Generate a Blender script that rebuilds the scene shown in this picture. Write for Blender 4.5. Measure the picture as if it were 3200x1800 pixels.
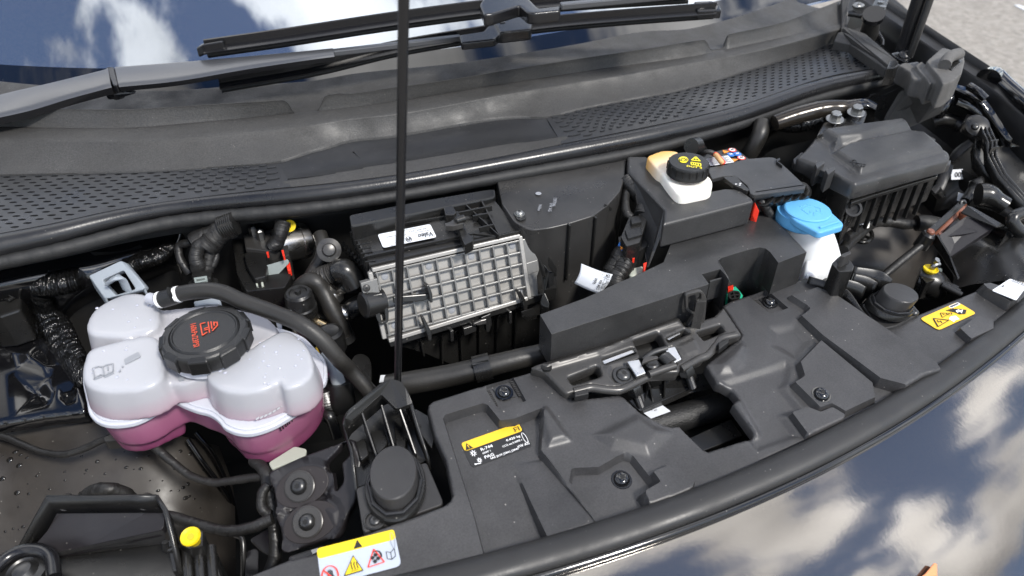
import bpy, bmesh, math, random
import numpy as np
from mathutils import Vector, Matrix
random.seed(7)
for o in list(bpy.data.objects): bpy.data.objects.remove(o)
sc = bpy.context.scene
C = bpy.context.collection
rad = math.radians

# ------------------------------------------------------------------ camera
CAMZ, FPX, PITCH, HEAD = 1.38, 2200.0, rad(38), rad(64.8)
cam_d = bpy.data.cameras.new('camera'); cam = bpy.data.objects.new('camera', cam_d); C.objects.link(cam)
cam_d.sensor_width = 36; cam_d.lens = 36*FPX/3200; cam_d.clip_start = .02; cam_d.clip_end = 2000
cam.location = (0, 0, CAMZ); cam.rotation_euler = (math.pi/2-PITCH, 0, HEAD-math.pi/2)
cam_d.dof.use_dof = True; cam_d.dof.focus_distance = .86; cam_d.dof.aperture_fstop = 5.6
sc.camera = cam

# ------------------------------------------------------------------ sky with broken cloud
SUN_EL, SUN_AZ = rad(50), rad(290)          # azimuth of the sun, counter-clockwise from +X
w = bpy.data.worlds.new('World'); sc.world = w; w.use_nodes = True
nt = w.node_tree; N = nt.nodes; LK = nt.links; N.clear()
def nn(t, **k):
    n = N.new(t)
    for a, b in k.items(): setattr(n, a, b)
    return n
sky = nn('ShaderNodeTexSky', sky_type='NISHITA', sun_disc=False, sun_elevation=SUN_EL, sun_rotation=math.pi/2-SUN_AZ, dust_density=.2, ozone_density=3.0, air_density=1.3)
tc = nn('ShaderNodeTexCoord'); sep = nn('ShaderNodeSeparateXYZ'); LK.new(tc.outputs['Generated'], sep.inputs[0])
def mth(op, a, b=None):
    n = nn('ShaderNodeMath', operation=op)
    for i, v in enumerate((a, b)):
        if v is None: continue
        if isinstance(v, (int, float)): n.inputs[i].default_value = v
        else: LK.new(v, n.inputs[i])
    return n.outputs[0]
zz = mth('ADD', mth('MAXIMUM', sep.outputs[2], 0.02), 0.18)
cmb = nn('ShaderNodeCombineXYZ'); LK.new(mth('DIVIDE', sep.outputs[0], zz), cmb.inputs[0]); LK.new(mth('DIVIDE', sep.outputs[1], zz), cmb.inputs[1])
mp = nn('ShaderNodeMapping'); LK.new(cmb.outputs[0], mp.inputs[0]); mp.inputs['Location'].default_value = (16.4, -1.6, 0.0)
n1 = nn('ShaderNodeTexNoise'); LK.new(mp.outputs[0], n1.inputs[0]); n1.inputs['Scale'].default_value = 3.0; n1.inputs['Detail'].default_value = 10; n1.inputs['Roughness'].default_value = .56
r1 = nn('ShaderNodeMapRange', interpolation_type='SMOOTHSTEP'); LK.new(n1.outputs[0], r1.inputs[0]); r1.inputs[1].default_value = .465; r1.inputs[2].default_value = .555
n2 = nn('ShaderNodeTexNoise'); LK.new(mp.outputs[0], n2.inputs[0]); n2.inputs['Scale'].default_value = 1.6; n2.inputs['Detail'].default_value = 6
r2 = nn('ShaderNodeMapRange'); LK.new(n2.outputs[0], r2.inputs[0]); r2.inputs[1].default_value = .38; r2.inputs[2].default_value = .66; r2.inputs[3].default_value = 3.5; r2.inputs[4].default_value = 26.0
cc = nn('ShaderNodeVectorMath', operation='SCALE'); cc.inputs[0].default_value = (1, .99, .98); LK.new(r2.outputs[0], cc.inputs['Scale'])
mx = nn('ShaderNodeMix', data_type='RGBA'); LK.new(r1.outputs[0], mx.inputs[0]); sk = nn('ShaderNodeVectorMath', operation='MULTIPLY'); LK.new(sky.outputs[0], sk.inputs[0]); sk.inputs[1].default_value = (.50, .66, .86); LK.new(sk.outputs[0], mx.inputs[6]); LK.new(cc.outputs[0], mx.inputs[7])
bg = nn('ShaderNodeBackground'); LK.new(mx.outputs[2], bg.inputs[0]); bg.inputs[1].default_value = .10
ow = nn('ShaderNodeOutputWorld'); LK.new(bg.outputs[0], ow.inputs[0])
sun_d = bpy.data.lights.new('sun', 'SUN'); sun_d.energy = 2.6; sun_d.angle = rad(9); sun_d.color = (1, .96, .9)
sun = bpy.data.objects.new('sun', sun_d); C.objects.link(sun)
sun.rotation_euler = Vector((math.cos(SUN_EL)*math.cos(SUN_AZ), math.cos(SUN_EL)*math.sin(SUN_AZ), math.sin(SUN_EL))).to_track_quat('Z', 'Y').to_euler()
sc.view_settings.view_transform = 'Standard'; sc.view_settings.look = 'None'; sc.view_settings.gamma = 1
sc.view_settings.use_curve_mapping = False; sc.view_settings.exposure = 0.78
sc.cycles.use_denoising = True; sc.cycles.max_bounces = 6; sc.cycles.transmission_bounces = 3; sc.cycles.glossy_bounces = 3; sc.cycles.diffuse_bounces = 3

# ------------------------------------------------------------------ measured points -> places
CR = {'1': (0, 0, 2.337), '2': (1050, 0, 2.337), '3': (2100, 0, 2.337), '4': (0, 590, 2.337), '5': (1050, 590, 2.337), '6': (2100, 590, 2.337),
      '7': (0, 1180, 2.337), '8': (1050, 1180, 2.337), '9': (2100, 1180, 2.337), 'A': (1680, 880, 2.683), 'B': (2600, 0, 3.15), 'C': (2600, 440, 3.15),
      'D': (900, 690, 2.456), 'E': (1980, 440, 3.15), 'P': (0, 0, 1.0)}
_h = Vector((math.cos(HEAD), math.sin(HEAD), 0)); _r = Vector((math.sin(HEAD), -math.cos(HEAD), 0)); _z = Vector((0, 0, 1))
_f = _h*math.cos(PITCH)-_z*math.sin(PITCH); _u = _h*math.sin(PITCH)+_z*math.cos(PITCH); _c = Vector((0, 0, CAMZ))
def ray(c, u, v):
    ox, oy, s = CR[c]
    return _f*FPX+_r*(ox+u/s-1600)-_u*(oy+v/s-900)
def W(c, u, v, z):
    d = ray(c, u, v); return _c+d*((z-CAMZ)/d.z)
def Wy(c, u, v, y):
    d = ray(c, u, v); return _c+d*(y/d.y)
def Wp(c, u, v, o, n):
    d = ray(c, u, v); return _c+d*((o-_c).dot(n)/d.dot(n))
def L(s, z=None, plane=None):
    out = []; c = 'P'
    for t in s.split():
        if ':' in t: c, t = t.split(':')
        q = [float(a) for a in t.split(',')]
        if plane: out.append(Wp(c, q[0], q[1], plane[0], plane[1]))
        else: out.append(W(c, q[0], q[1], q[2] if len(q) > 2 else z))
    return out
def spl(p, n):
    """n+1 points of a Catmull-Rom through p"""
    m = len(p)-1; out = []
    for i in range(n+1):
        t = i/n*m; k = min(int(t), m-1); t -= k
        a = p[k-1] if k > 0 else p[0]*2-p[1]; b = p[k]; c_ = p[k+1]; d = p[k+2] if k+2 <= m else p[m]*2-p[m-1]
        out.append(.5*((2*b)+(c_-a)*t+(2*a-5*b+4*c_-d)*t*t+(3*b-a-3*c_+d)*t*t*t))
    return out
def resample(p, n):
    ls = [0]
    for a, b in zip(p, p[1:]): ls.append(ls[-1]+(b-a).length)
    out = []; k = 0
    for i in range(n+1):
        s = ls[-1]*i/n
        while k < len(ls)-2 and ls[k+1] < s: k += 1
        t = (s-ls[k])/max(ls[k+1]-ls[k], 1e-9); out.append(p[k].lerp(p[k+1], min(max(t, 0), 1)))
    return out
def curve(p, n): return resample(spl(p, max(n*3, 60)), n)
def fil(p, r, n=4, closed=True):
    """round the corners of a polyline"""
    out = []; m = len(p)
    for i in range(m):
        if not closed and i in (0, m-1): out.append(p[i]); continue
        a, b, c_ = p[i-1], p[i], p[(i+1) % m]
        d1 = (a-b); d2 = (c_-b); q = min(r, d1.length*.48, d2.length*.48)
        A = b+d1.normalized()*q; B = b+d2.normalized()*q
        for k in range(n+1):
            t = k/n; out.append(A.lerp(b, t).lerp(b.lerp(B, t), t))
    return out

# ------------------------------------------------------------------ materials
MT = {}
def mat(name, col, rough=.5, metal=0, bump=0, speck=0, bscale=800, dust=0, coat=0, spec=.5, sss=0, var=0, ior=None, stretch=None, emit=None, trans=0, bdist=.001):
    m = bpy.data.materials.new(name); m.use_nodes = True; t = m.node_tree; b = t.nodes['Principled BSDF']
    b.inputs['Base Color'].default_value = (*col, 1); b.inputs['Roughness'].default_value = rough; b.inputs['Metallic'].default_value = metal
    b.inputs['Coat Weight'].default_value = coat; b.inputs['Coat Roughness'].default_value = .05; b.inputs['Specular IOR Level'].default_value = spec
    if ior: b.inputs['IOR'].default_value = ior
    if sss: b.inputs['Subsurface Weight'].default_value = sss; b.inputs['Subsurface Radius'].default_value = (.012, .011, .012); b.inputs['Subsurface Scale'].default_value = 1
    if trans: b.inputs['Transmission Weight'].default_value = trans
    tcn = t.nodes.new('ShaderNodeTexCoord'); src = tcn.outputs['Object']
    if stretch:
        mpn = t.nodes.new('ShaderNodeMapping'); mpn.inputs['Scale'].default_value = stretch; t.links.new(src, mpn.inputs[0]); src = mpn.outputs[0]
    def noise(s, d=2, r=.5):
        n = t.nodes.new('ShaderNodeTexNoise'); n.inputs['Scale'].default_value = s; n.inputs['Detail'].default_value = d; n.inputs['Roughness'].default_value = r
        t.links.new(src, n.inputs[0]); return n.outputs[0]
    def mr(i, a, b_, c_, d):
        n = t.nodes.new('ShaderNodeMapRange'); t.links.new(i, n.inputs[0])
        for k, v in enumerate((a, b_, c_, d)): n.inputs[k+1].default_value = v
        return n.outputs[0]
    if bump:
        bn = t.nodes.new('ShaderNodeBump'); bn.inputs['Strength'].default_value = bump; bn.inputs['Distance'].default_value = bdist
        t.links.new(noise(bscale, 2), bn.inputs['Height']); t.links.new(bn.outputs[0], b.inputs['Normal'])
    colout = None
    if var:
        mxn = t.nodes.new('ShaderNodeMix'); mxn.data_type = 'RGBA'; t.links.new(mr(noise(14, 5, .6), .3, .7, 0, 1), mxn.inputs[0])
        mxn.inputs[6].default_value = (*[c*(1-var) for c in col], 1); mxn.inputs[7].default_value = (*[min(1, c*(1+var)) for c in col], 1); colout = mxn.outputs[2]
        t.links.new(mr(noise(22, 4, .6), .3, .7, max(0.02, rough*(1-.28)), min(1, rough*(1+.28))), b.inputs['Roughness'])
    if speck:
        mxn = t.nodes.new('ShaderNodeMix'); mxn.data_type = 'RGBA'; mxn.blend_type = 'MULTIPLY'; mxn.inputs[0].default_value = 1
        if colout: t.links.new(colout, mxn.inputs[6])
        else: mxn.inputs[6].default_value = (*col, 1)
        sn = mr(noise(520, 3, .7), .3, .7, 1-speck, 1+speck); t.links.new(sn, mxn.inputs[7]); colout = mxn.outputs[2]
    if dust:
        mxn = t.nodes.new('ShaderNodeMix'); mxn.data_type = 'RGBA'
        v = t.nodes.new('ShaderNodeTexVoronoi'); v.inputs['Scale'].default_value = 110; t.links.new(src, v.inputs[0])
        th = mr(v.outputs['Distance'], .05, .10, 1, 0)
        wn = t.nodes.new('ShaderNodeMath'); wn.operation = 'MULTIPLY'; t.links.new(th, wn.inputs[0]); t.links.new(mr(noise(37, 2), .5, .62, 0, dust), wn.inputs[1])
        t.links.new(wn.outputs[0], mxn.inputs[0])
        if colout: t.links.new(colout, mxn.inputs[6])
        else: mxn.inputs[6].default_value = (*col, 1)
        mxn.inputs[7].default_value = (.35, .33, .3, 1); colout = mxn.outputs[2]
    if colout: t.links.new(colout, b.inputs['Base Color'])
    MT[name] = m; return m
mat('grain', (.034, .033, .0315), .60, speck=.42, bump=.30, bscale=480, var=.12, dust=.25, bdist=.0012)        # cowl plastic, coarse grain
mat('grille', (.019, .0195, .021), .36, bump=.12, bscale=900, var=.15, dust=.3)
mat('satin', (.036, .0352, .036), .40, bump=.12, bscale=900, speck=.25, var=.32, dust=.8)                     # front cover plastic
mat('cover', (.029, .0288, .029), .38, bump=.14, bscale=900, speck=.25, var=.32, dust=.9)
mat('moulded', (.012, .0117, .0112), .30, bump=.06, bscale=900, var=.3, dust=.6)                     # bay plastics
mat('ribfloor', (.29, .28, .262), .30, bump=.05, bscale=700, var=.12, dust=.2)
mat('ribplate', (.15, .148, .142), .30, bump=.05, bscale=700, var=.1, dust=.2)                      # shiny ribbed lid: same plastic as its floor, rib shade painted into the colour
mat('housing', (.030, .029, .028), .33, bump=.08, bscale=500, var=.3, dust=.5)
mat('rubber', (.012, .012, .013), .29, bump=.2, bscale=420, var=.15, dust=.2, bdist=.0006)
mat('hose', (.017, .0158, .014), .45, bump=.2, bscale=300, var=.35, dust=.2)
mat('tape', (.014, .0135, .013), .48, bump=.5, bscale=260, var=.4, bdist=.001)
mat('blackpaint', (.004, .004, .0045), .12, coat=.6, bump=.05, bscale=60, var=.2, dust=.35)
mat('sealant', (.005, .005, .005), .10, bump=1.0, bscale=260, stretch=(2.2, .6, .6), bdist=.003, var=.2)
mat('arm', (.009, .009, .01), .24, bump=.04, bscale=700)
mat('liner', (.032, .028, .0245), .46, bump=.12, bscale=60, var=.25, dust=.5, bdist=.002)
mat('liprubber', (.017, .0165, .0165), .46, bump=.1, bscale=500, var=.2, dust=.4)
mat('dullrubber', (.012, .012, .012), .62, bump=.3, bscale=300)
mat('platepaint', (.011, .0095, .011), .45, bump=.05, bscale=300, var=.2, dust=.3)
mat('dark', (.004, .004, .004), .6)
mat('aluminium', (.55, .53, .5), .3, metal=1, var=.15)
mat('brightsteel', (.72, .72, .71), .3, metal=1, var=.1)
mat('zinc', (.30, .30, .29), .34, metal=1, var=.1)
mat('darksteel', (.07, .07, .07), .34, metal=.8, var=.2)
mat('magnesium', (.05, .048, .046), .32, metal=.3, var=.25, dust=.2)
mat('tankneck', (.50, .51, .56), .26, sss=.15)
mat('whiteplastic', (.82, .83, .84), .35, sss=.5, var=.04)
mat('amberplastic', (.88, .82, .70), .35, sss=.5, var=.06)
mat('clearplastic', (.27, .30, .33), .3, sss=.15)
mat('bluecap', (.11, .37, .66), .48, bump=.05, bscale=900)
mat('yellow', (.74, .54, .008), .35)
mat('labelyellow', (.74, .46, .02), .4)
mat('labelwhite', (.66, .68, .71), .4)
mat('labelsilver', (.40, .44, .51), .35)
mat('labelblack', (.012, .012, .013), .3)
mat('ink', (.01, .01, .01), .5)
mat('inkgrey', (.25, .26, .28), .5)
mat('inkwhite', (.85, .85, .85), .5)
mat('inkyellow', (.9, .75, .03), .5)
mat('inkred', (.75, .05, .03), .5)
mat('inkorange', (.55, .06, .02), .5)
mat('inkblue', (.04, .18, .55), .5)
mat('orange', (.85, .28, .03), .45)
mat('red', (.75, .035, .015), .45)
mat('green', (.02, .42, .25), .4)
mat('greyplastic', (.20, .23, .22), .42, var=.1)
mat('paleplastic', (.40, .42, .36), .45, sss=.1)
mat('brown', (.20, .075, .045), .45)
mat('copper', (.75, .28, .13), .35, metal=.6)
mat('caprubber', (.026, .025, .025), .48, bump=.15, bscale=500, var=.2, dust=.4)
mat('capblack', (.009, .009, .009), .34, bump=.25, bscale=1100, dust=.3)

# ------------------------------------------------------------------ builders
def tag(o, label=None, cat=None, group=None, kind=None):
    if label: o['label'] = label
    if cat: o['category'] = cat
    if group: o['group'] = group
    if kind: o['kind'] = kind
    return o
def thing(name, label, cat, loc=(0, 0, 0), group=None):
    o = bpy.data.objects.new(name, None); o.empty_display_size = .02; C.objects.link(o); o.location = loc
    return tag(o, label, cat, group)
def link(name, me, m, parent=None, smooth=None, bevel=0, seg=2):
    o = bpy.data.objects.new(name, me); C.objects.link(o)
    if isinstance(m, str): m = MT[m]
    me.materials.clear(); me.materials.append(m)
    if smooth is not None:
        for p in me.polygons: p.use_smooth = True
        me.set_sharp_from_angle(angle=rad(smooth))
    if bevel:
        b = o.modifiers.new('bevel', 'BEVEL'); b.width = bevel; b.segments = seg; b.limit_method = 'ANGLE'; b.angle_limit = rad(32); b.harden_normals = smooth is not None; b.use_clamp_overlap = True
    if parent:
        o.parent = parent; q = parent
        off = Vector((0, 0, 0))
        while q: off += q.location; q = q.parent
        o.location = -off
    return o
def mk(name, verts, faces, m, parent=None, smooth=None, bevel=0, seg=2, fix=True):
    me = bpy.data.meshes.new(name); me.from_pydata([tuple(v) for v in verts], [], faces)
    if fix:
        b = bmesh.new(); b.from_mesh(me); bmesh.ops.remove_doubles(b, verts=b.verts, dist=1e-6); bmesh.ops.recalc_face_normals(b, faces=b.faces); b.to_mesh(me); b.free()
    return link(name, me, m, parent, smooth, bevel, seg)
DN = Vector((0, 0, -1))
def slab_data(p, h, d=DN, inset=0):
    n = len(p); q = []
    c_ = sum(p, Vector())/n
    for i, a in enumerate(p):
        b = a+d*(h[i] if isinstance(h, (list, tuple)) else h)
        if inset: b = b+(Vector((c_.x-a.x, c_.y-a.y, 0)).normalized()*inset)
        q.append(b)
    return list(p)+q, [list(range(n)), list(range(2*n-1, n-1, -1))]+[[i, i+n, (i+1) % n+n, (i+1) % n] for i in range(n)]
def slab(name, p, h, m, parent=None, bevel=.0012, d=DN, smooth=None, seg=2, inset=0):
    v, f = slab_data(p, h, d, inset); return mk(name, v, f, m, parent, smooth, bevel, seg)
def join_slabs(name, lst, m, parent=None, bevel=.0008, smooth=None):
    V, F = [], []
    for p, h, *r in lst:
        v, f = slab_data(p, h, r[0] if r else DN); k = len(V); V += v; F += [[i+k for i in g] for g in f]
    return mk(name, V, F, m, parent, smooth, bevel)
def tube_data(p, r, n=12, cap=True, flat=1.0):
    V, F = [], []; m = len(p); up = None
    for i in range(m):
        t = (p[min(i+1, m-1)]-p[max(i-1, 0)]).normalized()
        if up is None: up = t.orthogonal().normalized() if abs(t.z) > .9 else (Vector((0, 0, 1))-t*t.z).normalized()
        else: up = (up-t*up.dot(t)).normalized()
        s = t.cross(up); ri = r[i] if isinstance(r, (list, tuple)) else r
        for k in range(n):
            a = 2*math.pi*k/n; V.append(p[i]+up*math.cos(a)*ri*flat+s*math.sin(a)*ri)
    for i in range(m-1):
        for k in range(n): F.append([i*n+k, i*n+(k+1) % n, (i+1)*n+(k+1) % n, (i+1)*n+k])
    if cap: F += [list(range(n))[::-1], [(m-1)*n+k for k in range(n)]]
    return V, F
def tube(name, p, r, m, parent=None, n=12, res=None, wob=0, flat=1.0, cap=True):
    if res: p = curve(p, res)
    if isinstance(r, (list, tuple)) and len(r) != len(p):
        rr = r; r = []
        for i in range(len(p)):
            t = i/(len(p)-1)*(len(rr)-1); k = min(int(t), len(rr)-2); r.append(rr[k]+(rr[k+1]-rr[k])*(t-k))
    if wob:
        base = r if isinstance(r, list) else [r]*len(p)
        r = [b*(1+wob*(random.random()-.5)*2) for b in base]
    v, f = tube_data(p, r, n, cap, flat); return mk(name, v, f, m, parent, 50)
def lathe_data(c, prof, n=32, ax=None, sx=1, sy=1, xd=None):
    ax = (ax or Vector((0, 0, 1))).normalized(); e1 = xd.normalized() if xd else (Vector((1, 0, 0))-ax*ax.x).normalized(); e2 = ax.cross(e1)
    V, F = [], []
    for r, z in prof:
        for k in range(n):
            a = 2*math.pi*k/n; V.append(c+ax*z+e1*math.cos(a)*r*sx+e2*math.sin(a)*r*sy)
    m = len(prof)
    for i in range(m-1):
        for k in range(n): F.append([i*n+k, i*n+(k+1) % n, (i+1)*n+(k+1) % n, (i+1)*n+k])
    F += [list(range(n))[::-1], [(m-1)*n+k for k in range(n)]]
    return V, F
def lathe(name, c, prof, m, parent=None, n=32, ax=None, sx=1, sy=1, xd=None, smooth=30):
    v, f = lathe_data(c, prof, n, ax, sx, sy, xd); return mk(name, v, f, m, parent, smooth)
def loft(name, rows, m, parent=None, nu=60, nv=None, smooth=60, thick=0, sm_v=True):
    rows = [curve(r, nu) for r in rows]
    if nv:
        cols = [spl([r[i] for r in rows], nv) for i in range(nu+1)]; rows = [[c_[j] for c_ in cols] for j in range(nv+1)]
    V = [v for r in rows for v in r]; n = nu+1
    F = [[j*n+i, j*n+i+1, (j+1)*n+i+1, (j+1)*n+i] for j in range(len(rows)-1) for i in range(nu)]
    o = mk(name, V, F, m, parent, smooth)
    if thick:
        s = o.modifiers.new('thick', 'SOLIDIFY'); s.thickness = thick; s.offset = -1
    return o
def frame_of(p):
    o = sum(p, Vector())/len(p); n = Vector()
    for a, b in zip(p, p[1:]+p[:1]): n += (a-o).cross(b-o)
    n.normalize()
    if n.z < 0: n = -n
    ex = (p[1]-p[0]); ex = (ex-n*ex.dot(n)).normalized(); return o, ex, n.cross(ex), n
def plate(name, outer, holes, th, m, parent=None, bev=0, frame=None, zf=None, smooth=40):
    cu = bpy.data.curves.new('t', 'CURVE'); cu.dimensions = '2D'; cu.fill_mode = 'BOTH'; cu.extrude = max(th/2-bev, 0); cu.bevel_depth = bev; cu.bevel_resolution = 1; cu.offset = -bev
    if zf: fr = (Vector((0, 0, 0)), Vector((1, 0, 0)), Vector((0, 1, 0)), Vector((0, 0, 1)))
    else: fr = frame or frame_of(outer)
    o, ex, ey, n = fr
    for poly in [outer]+holes:
        s = cu.splines.new('POLY'); s.points.add(len(poly)-1); s.use_cyclic_u = True
        for i, q in enumerate(poly): s.points[i].co = ((q-o).dot(ex), (q-o).dot(ey), 0, 1)
    ob = bpy.data.objects.new('t', cu); me = bpy.data.meshes.new_from_object(ob); bpy.data.objects.remove(ob); bpy.data.curves.remove(cu)
    for v in me.vertices:
        x, y, z = v.co; q = o+ex*x+ey*y+n*(z-th/2)
        if zf: q.z = zf(q.x, q.y)+z-th/2
        v.co = q
    me.name = name
    return link(name, me, m, parent, smooth)
def text(name, s, org, ex, ey, size, m, parent, align='LEFT', lift=.0003, sx=1.0):
    cu = bpy.data.curves.new('t', 'FONT'); cu.body = s; cu.size = size; cu.align_x = align; cu.resolution_u = 2; cu.offset = size*.012
    ob = bpy.data.objects.new('t', cu); me = bpy.data.meshes.new_from_object(ob); bpy.data.objects.remove(ob); bpy.data.curves.remove(cu)
    ex = ex.normalized(); ey = (ey-ex*ey.dot(ex)).normalized(); n = ex.cross(ey)
    for v in me.vertices: v.co = org+ex*v.co.x*sx+ey*v.co.y+n*lift
    return link(name, me, m, parent)
class Lab:
    """a flat sticker frame: corners tl, tr, bl; at(u, v) in 0..1 from the top left"""
    def __init__(s, tl, tr, bl, lift=.0004):
        s.o = tl; s.ex = tr-tl; s.ey = bl-tl; s.n = s.ey.cross(s.ex).normalized()
        if s.n.z < 0: s.n = -s.n
        s.k = lift
    def at(s, u, v, k=1): return s.o+s.ex*u+s.ey*v+s.n*s.k*k
    def plate(s, name, u0, v0, u1, v1, m, parent, r=0, k=1, th=.0003):
        p = [s.at(u0, v0, k), s.at(u1, v0, k), s.at(u1, v1, k), s.at(u0, v1, k)]
        if r: p = fil(p, r, 3)
        return slab(name, p, th, m, parent, 0, d=-s.n)
    def poly(s, name, pts, m, parent, k=2):
        p = [s.at(u, v, k) for u, v in pts]; return slab(name, p, .0002, m, parent, 0, d=-s.n)
    def polys(s, name, lst, m, parent, k=2):
        return join_slabs(name, [([s.at(u, v, k) for u, v in pts], .0002, -s.n) for pts in lst], m, parent, 0)
    def text(s, name, t, u, v, h, m, parent, k=2.2, align='LEFT', flip=False, sx=1.0, rot=None, w=None):
        ex, ey = s.ex.normalized(), -s.ey.normalized()
        if flip: ex, ey = -ex, -ey
        if rot == 'down': ex, ey = s.ey.normalized(), s.ex.normalized()
        if rot == 'up': ex, ey = -s.ey.normalized(), -s.ex.normalized()
        o = text(name, t, s.at(u, v, k), ex, ey, h, m, parent, align, 0, sx)
        if w:                                   # fit to a share of the sticker's own length
            full = (s.ey if rot else s.ex).length*w; org = s.at(u, v, k); xs_ = [(q.co-org).dot(ex) for q in o.data.vertices]; k_ = full/max(xs_)
            for q in o.data.vertices:
                d = q.co-org; a = d.dot(ex); q.co = org+d+ex*a*(k_-1)
        return o
def seg(a, b, wd):
    d = Vector((b[0]-a[0], b[1]-a[1])); n = Vector((-d.y, d.x)).normalized()*wd/2
    return [(a[0]+n.x, a[1]+n.y), (b[0]+n.x, b[1]+n.y), (b[0]-n.x, b[1]-n.y), (a[0]-n.x, a[1]-n.y)]
def ringpoly(cx, cy, rx, ry, n=20, a0=0, a1=2*math.pi): return [(cx+rx*math.cos(a0+(a1-a0)*i/n), cy+ry*math.sin(a0+(a1-a0)*i/n)) for i in range(n)]
def arcsegs(cx, cy, rx, ry, wd, n=16, a0=0, a1=2*math.pi):
    P = [(cx+rx*math.cos(a0+(a1-a0)*i/n), cy+ry*math.sin(a0+(a1-a0)*i/n)) for i in range(n+1)]
    return [seg(P[i], P[i+1], wd) for i in range(n)]
def box_data(c, ex, ey, ez):
    V = [c+ex*a+ey*b+ez*d for a in (-.5, .5) for b in (-.5, .5) for d in (-.5, .5)]
    return V, [[0, 1, 3, 2], [4, 6, 7, 5], [0, 4, 5, 1], [2, 3, 7, 6], [0, 2, 6, 4], [1, 5, 7, 3]]
def bar(name, a, b, wd, ht, m, parent=None, bevel=.0006, up=None):
    t = (b-a); u_ = up or Vector((0, 0, 1)); s = t.cross(u_).normalized(); u_ = s.cross(t).normalized()
    v, f = box_data((a+b)/2, t, s*wd, u_*ht); return mk(name, v, f, m, parent, None, bevel)
def bars(name, lst, m, parent=None, bevel=.0004):
    V, F = [], []
    for a, b, wd, ht, *u in lst:
        t = (b-a); u_ = u[0] if u else Vector((0, 0, 1)); s = t.cross(u_).normalized(); u_ = s.cross(t).normalized()
        v, f = box_data((a+b)/2, t, s*wd, u_*ht); k = len(V); V += v; F += [[i+k for i in g] for g in f]
    return mk(name, V, F, m, parent, None, bevel)
def bolt(name, c, r, m, parent, ax=None, label=None, washer=0, hexhead=False, h=None, star=True, wm=None):
    """a screw: washer, domed or hex head, dark star recess"""
    ax = (ax or Vector((0, 0, 1))).normalized(); h = h or r*.6
    if hexhead: o = lathe(name, c, [(r, 0), (r, h*.85), (r*.86, h)], m, parent, 6, ax, smooth=20)
    else: o = lathe(name, c, [(r, 0), (r, h*.25), (r*.92, h*.55), (r*.7, h*.85), (r*.45, h)], m, parent, 24, ax)
    if washer: lathe('washer', c-ax*.001, [(washer, 0), (washer, .001), (washer*.96, .0016)], wm or m, o, 28, ax)
    if star:
        e1 = (Vector((1, 0, 0))-ax*ax.x).normalized(); e2 = ax.cross(e1); p = []
        for k in range(12):
            q = r*(.40 if k % 2 == 0 else .24); a = math.pi*k/6+.3; p.append(c+ax*(h+.0003)+e1*math.cos(a)*q+e2*math.sin(a)*q)
        slab('socket', p, .0003, 'dark', o, 0, d=-ax)
    return o
# ================================================================== ground
g = mk('ground', [(-60, -60, 0), (60, -60, 0), (60, 60, 0), (-60, 60, 0)], [[0, 1, 2, 3]], mat('asphalt', (.30, .275, .24), .9, bump=.6, bscale=90, var=.3, bdist=.01)); tag(g, kind='structure')
# tiny stones in the asphalt
t_ = MT['asphalt'].node_tree; b_ = t_.nodes['Principled BSDF']; tc_ = t_.nodes.new('ShaderNodeTexCoord')
v_ = t_.nodes.new('ShaderNodeTexVoronoi'); v_.inputs['Scale'].default_value = 34; t_.links.new(tc_.outputs['Object'], v_.inputs[0])
r_ = t_.nodes.new('ShaderNodeValToRGB'); t_.links.new(v_.outputs['Color'], r_.inputs[0]); e_ = r_.color_ramp.elements
e_[0].position = .1; e_[0].color = (.20, .183, .16, 1); e_[1].position = .9; e_[1].color = (.30, .275, .243, 1); t_.links.new(r_.outputs[0], b_.inputs['Base Color'])
rm = slab('road_marking', L('B:1795,50 1840,48 2400,240 2400,330', .006), .004, 'labelwhite', None, 0); tag(rm, kind='structure')

# ================================================================== rows measured across the car
def pch(pts):
    pts = sorted(pts); x = [p[0] for p in pts]; y = [p[1] for p in pts]; n = len(x)
    d = [(y[i+1]-y[i])/max(x[i+1]-x[i], 1e-6) for i in range(n-1)]
    m = [d[0]]+[0 if d[i-1]*d[i] <= 0 else 2*d[i-1]*d[i]/(d[i-1]+d[i]) for i in range(1, n-1)]+[d[-1]]
    def f(q):
        if q <= x[0]: return y[0]+d[0]*(q-x[0])
        if q >= x[-1]: return y[-1]+d[-1]*(q-x[-1])
        i = max(k for k in range(n-1) if x[k] <= q); h = x[i+1]-x[i]; t = (q-x[i])/h
        return y[i]*(1+2*t)*(1-t)**2+h*m[i]*t*(1-t)**2+y[i+1]*t*t*(3-2*t)+h*m[i+1]*t*t*(t-1)
    return f
def row(s):
    out = []; c = 'P'
    for t in s.split():
        if ':' in t: c, t = t.split(':')
        a, b = [float(q) for q in t.split(',')]; ox, oy, k = CR[c]; out.append((ox+a/k, oy+b/k))
    return pch(out)
rA = row('1:0,610 300,640 1230,680 1600,655 2400,595 2:0,575 870,480 1700,350 2400,235 3:0,240 400,160 850,10')
rB = row('1:0,800 850,800 1500,765 2060,730 2095,745 2150,822 2185,832 2320,805 2345,770 2365,712 2400,695 2500,685 2:0,685 420,640 1000,555 1700,440 2400,335 3:0,325 225,290 250,300 278,355 290,362 365,350 380,335 405,262 430,247 800,165 1100,55 1240,0')
rC = row('1:0,930 800,940 1500,890 2400,805 2:0,800 420,745 1200,620 2400,445 3:0,440 600,320 1240,178')
rD = row('1:0,1030 900,1040 1700,980 2400,900 2:0,885 420,840 1200,700 2400,500 3:0,490 650,370 1240,212')
rE = row('1:0,1275 1000,1250 1600,1215 2000,1185 2300,1095 2450,1060 2:0,1045 420,990 1000,890 1200,862 1350,852 1500,855 1800,790 2400,680 3:0,670 600,500 1000,370 1200,300')
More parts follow.
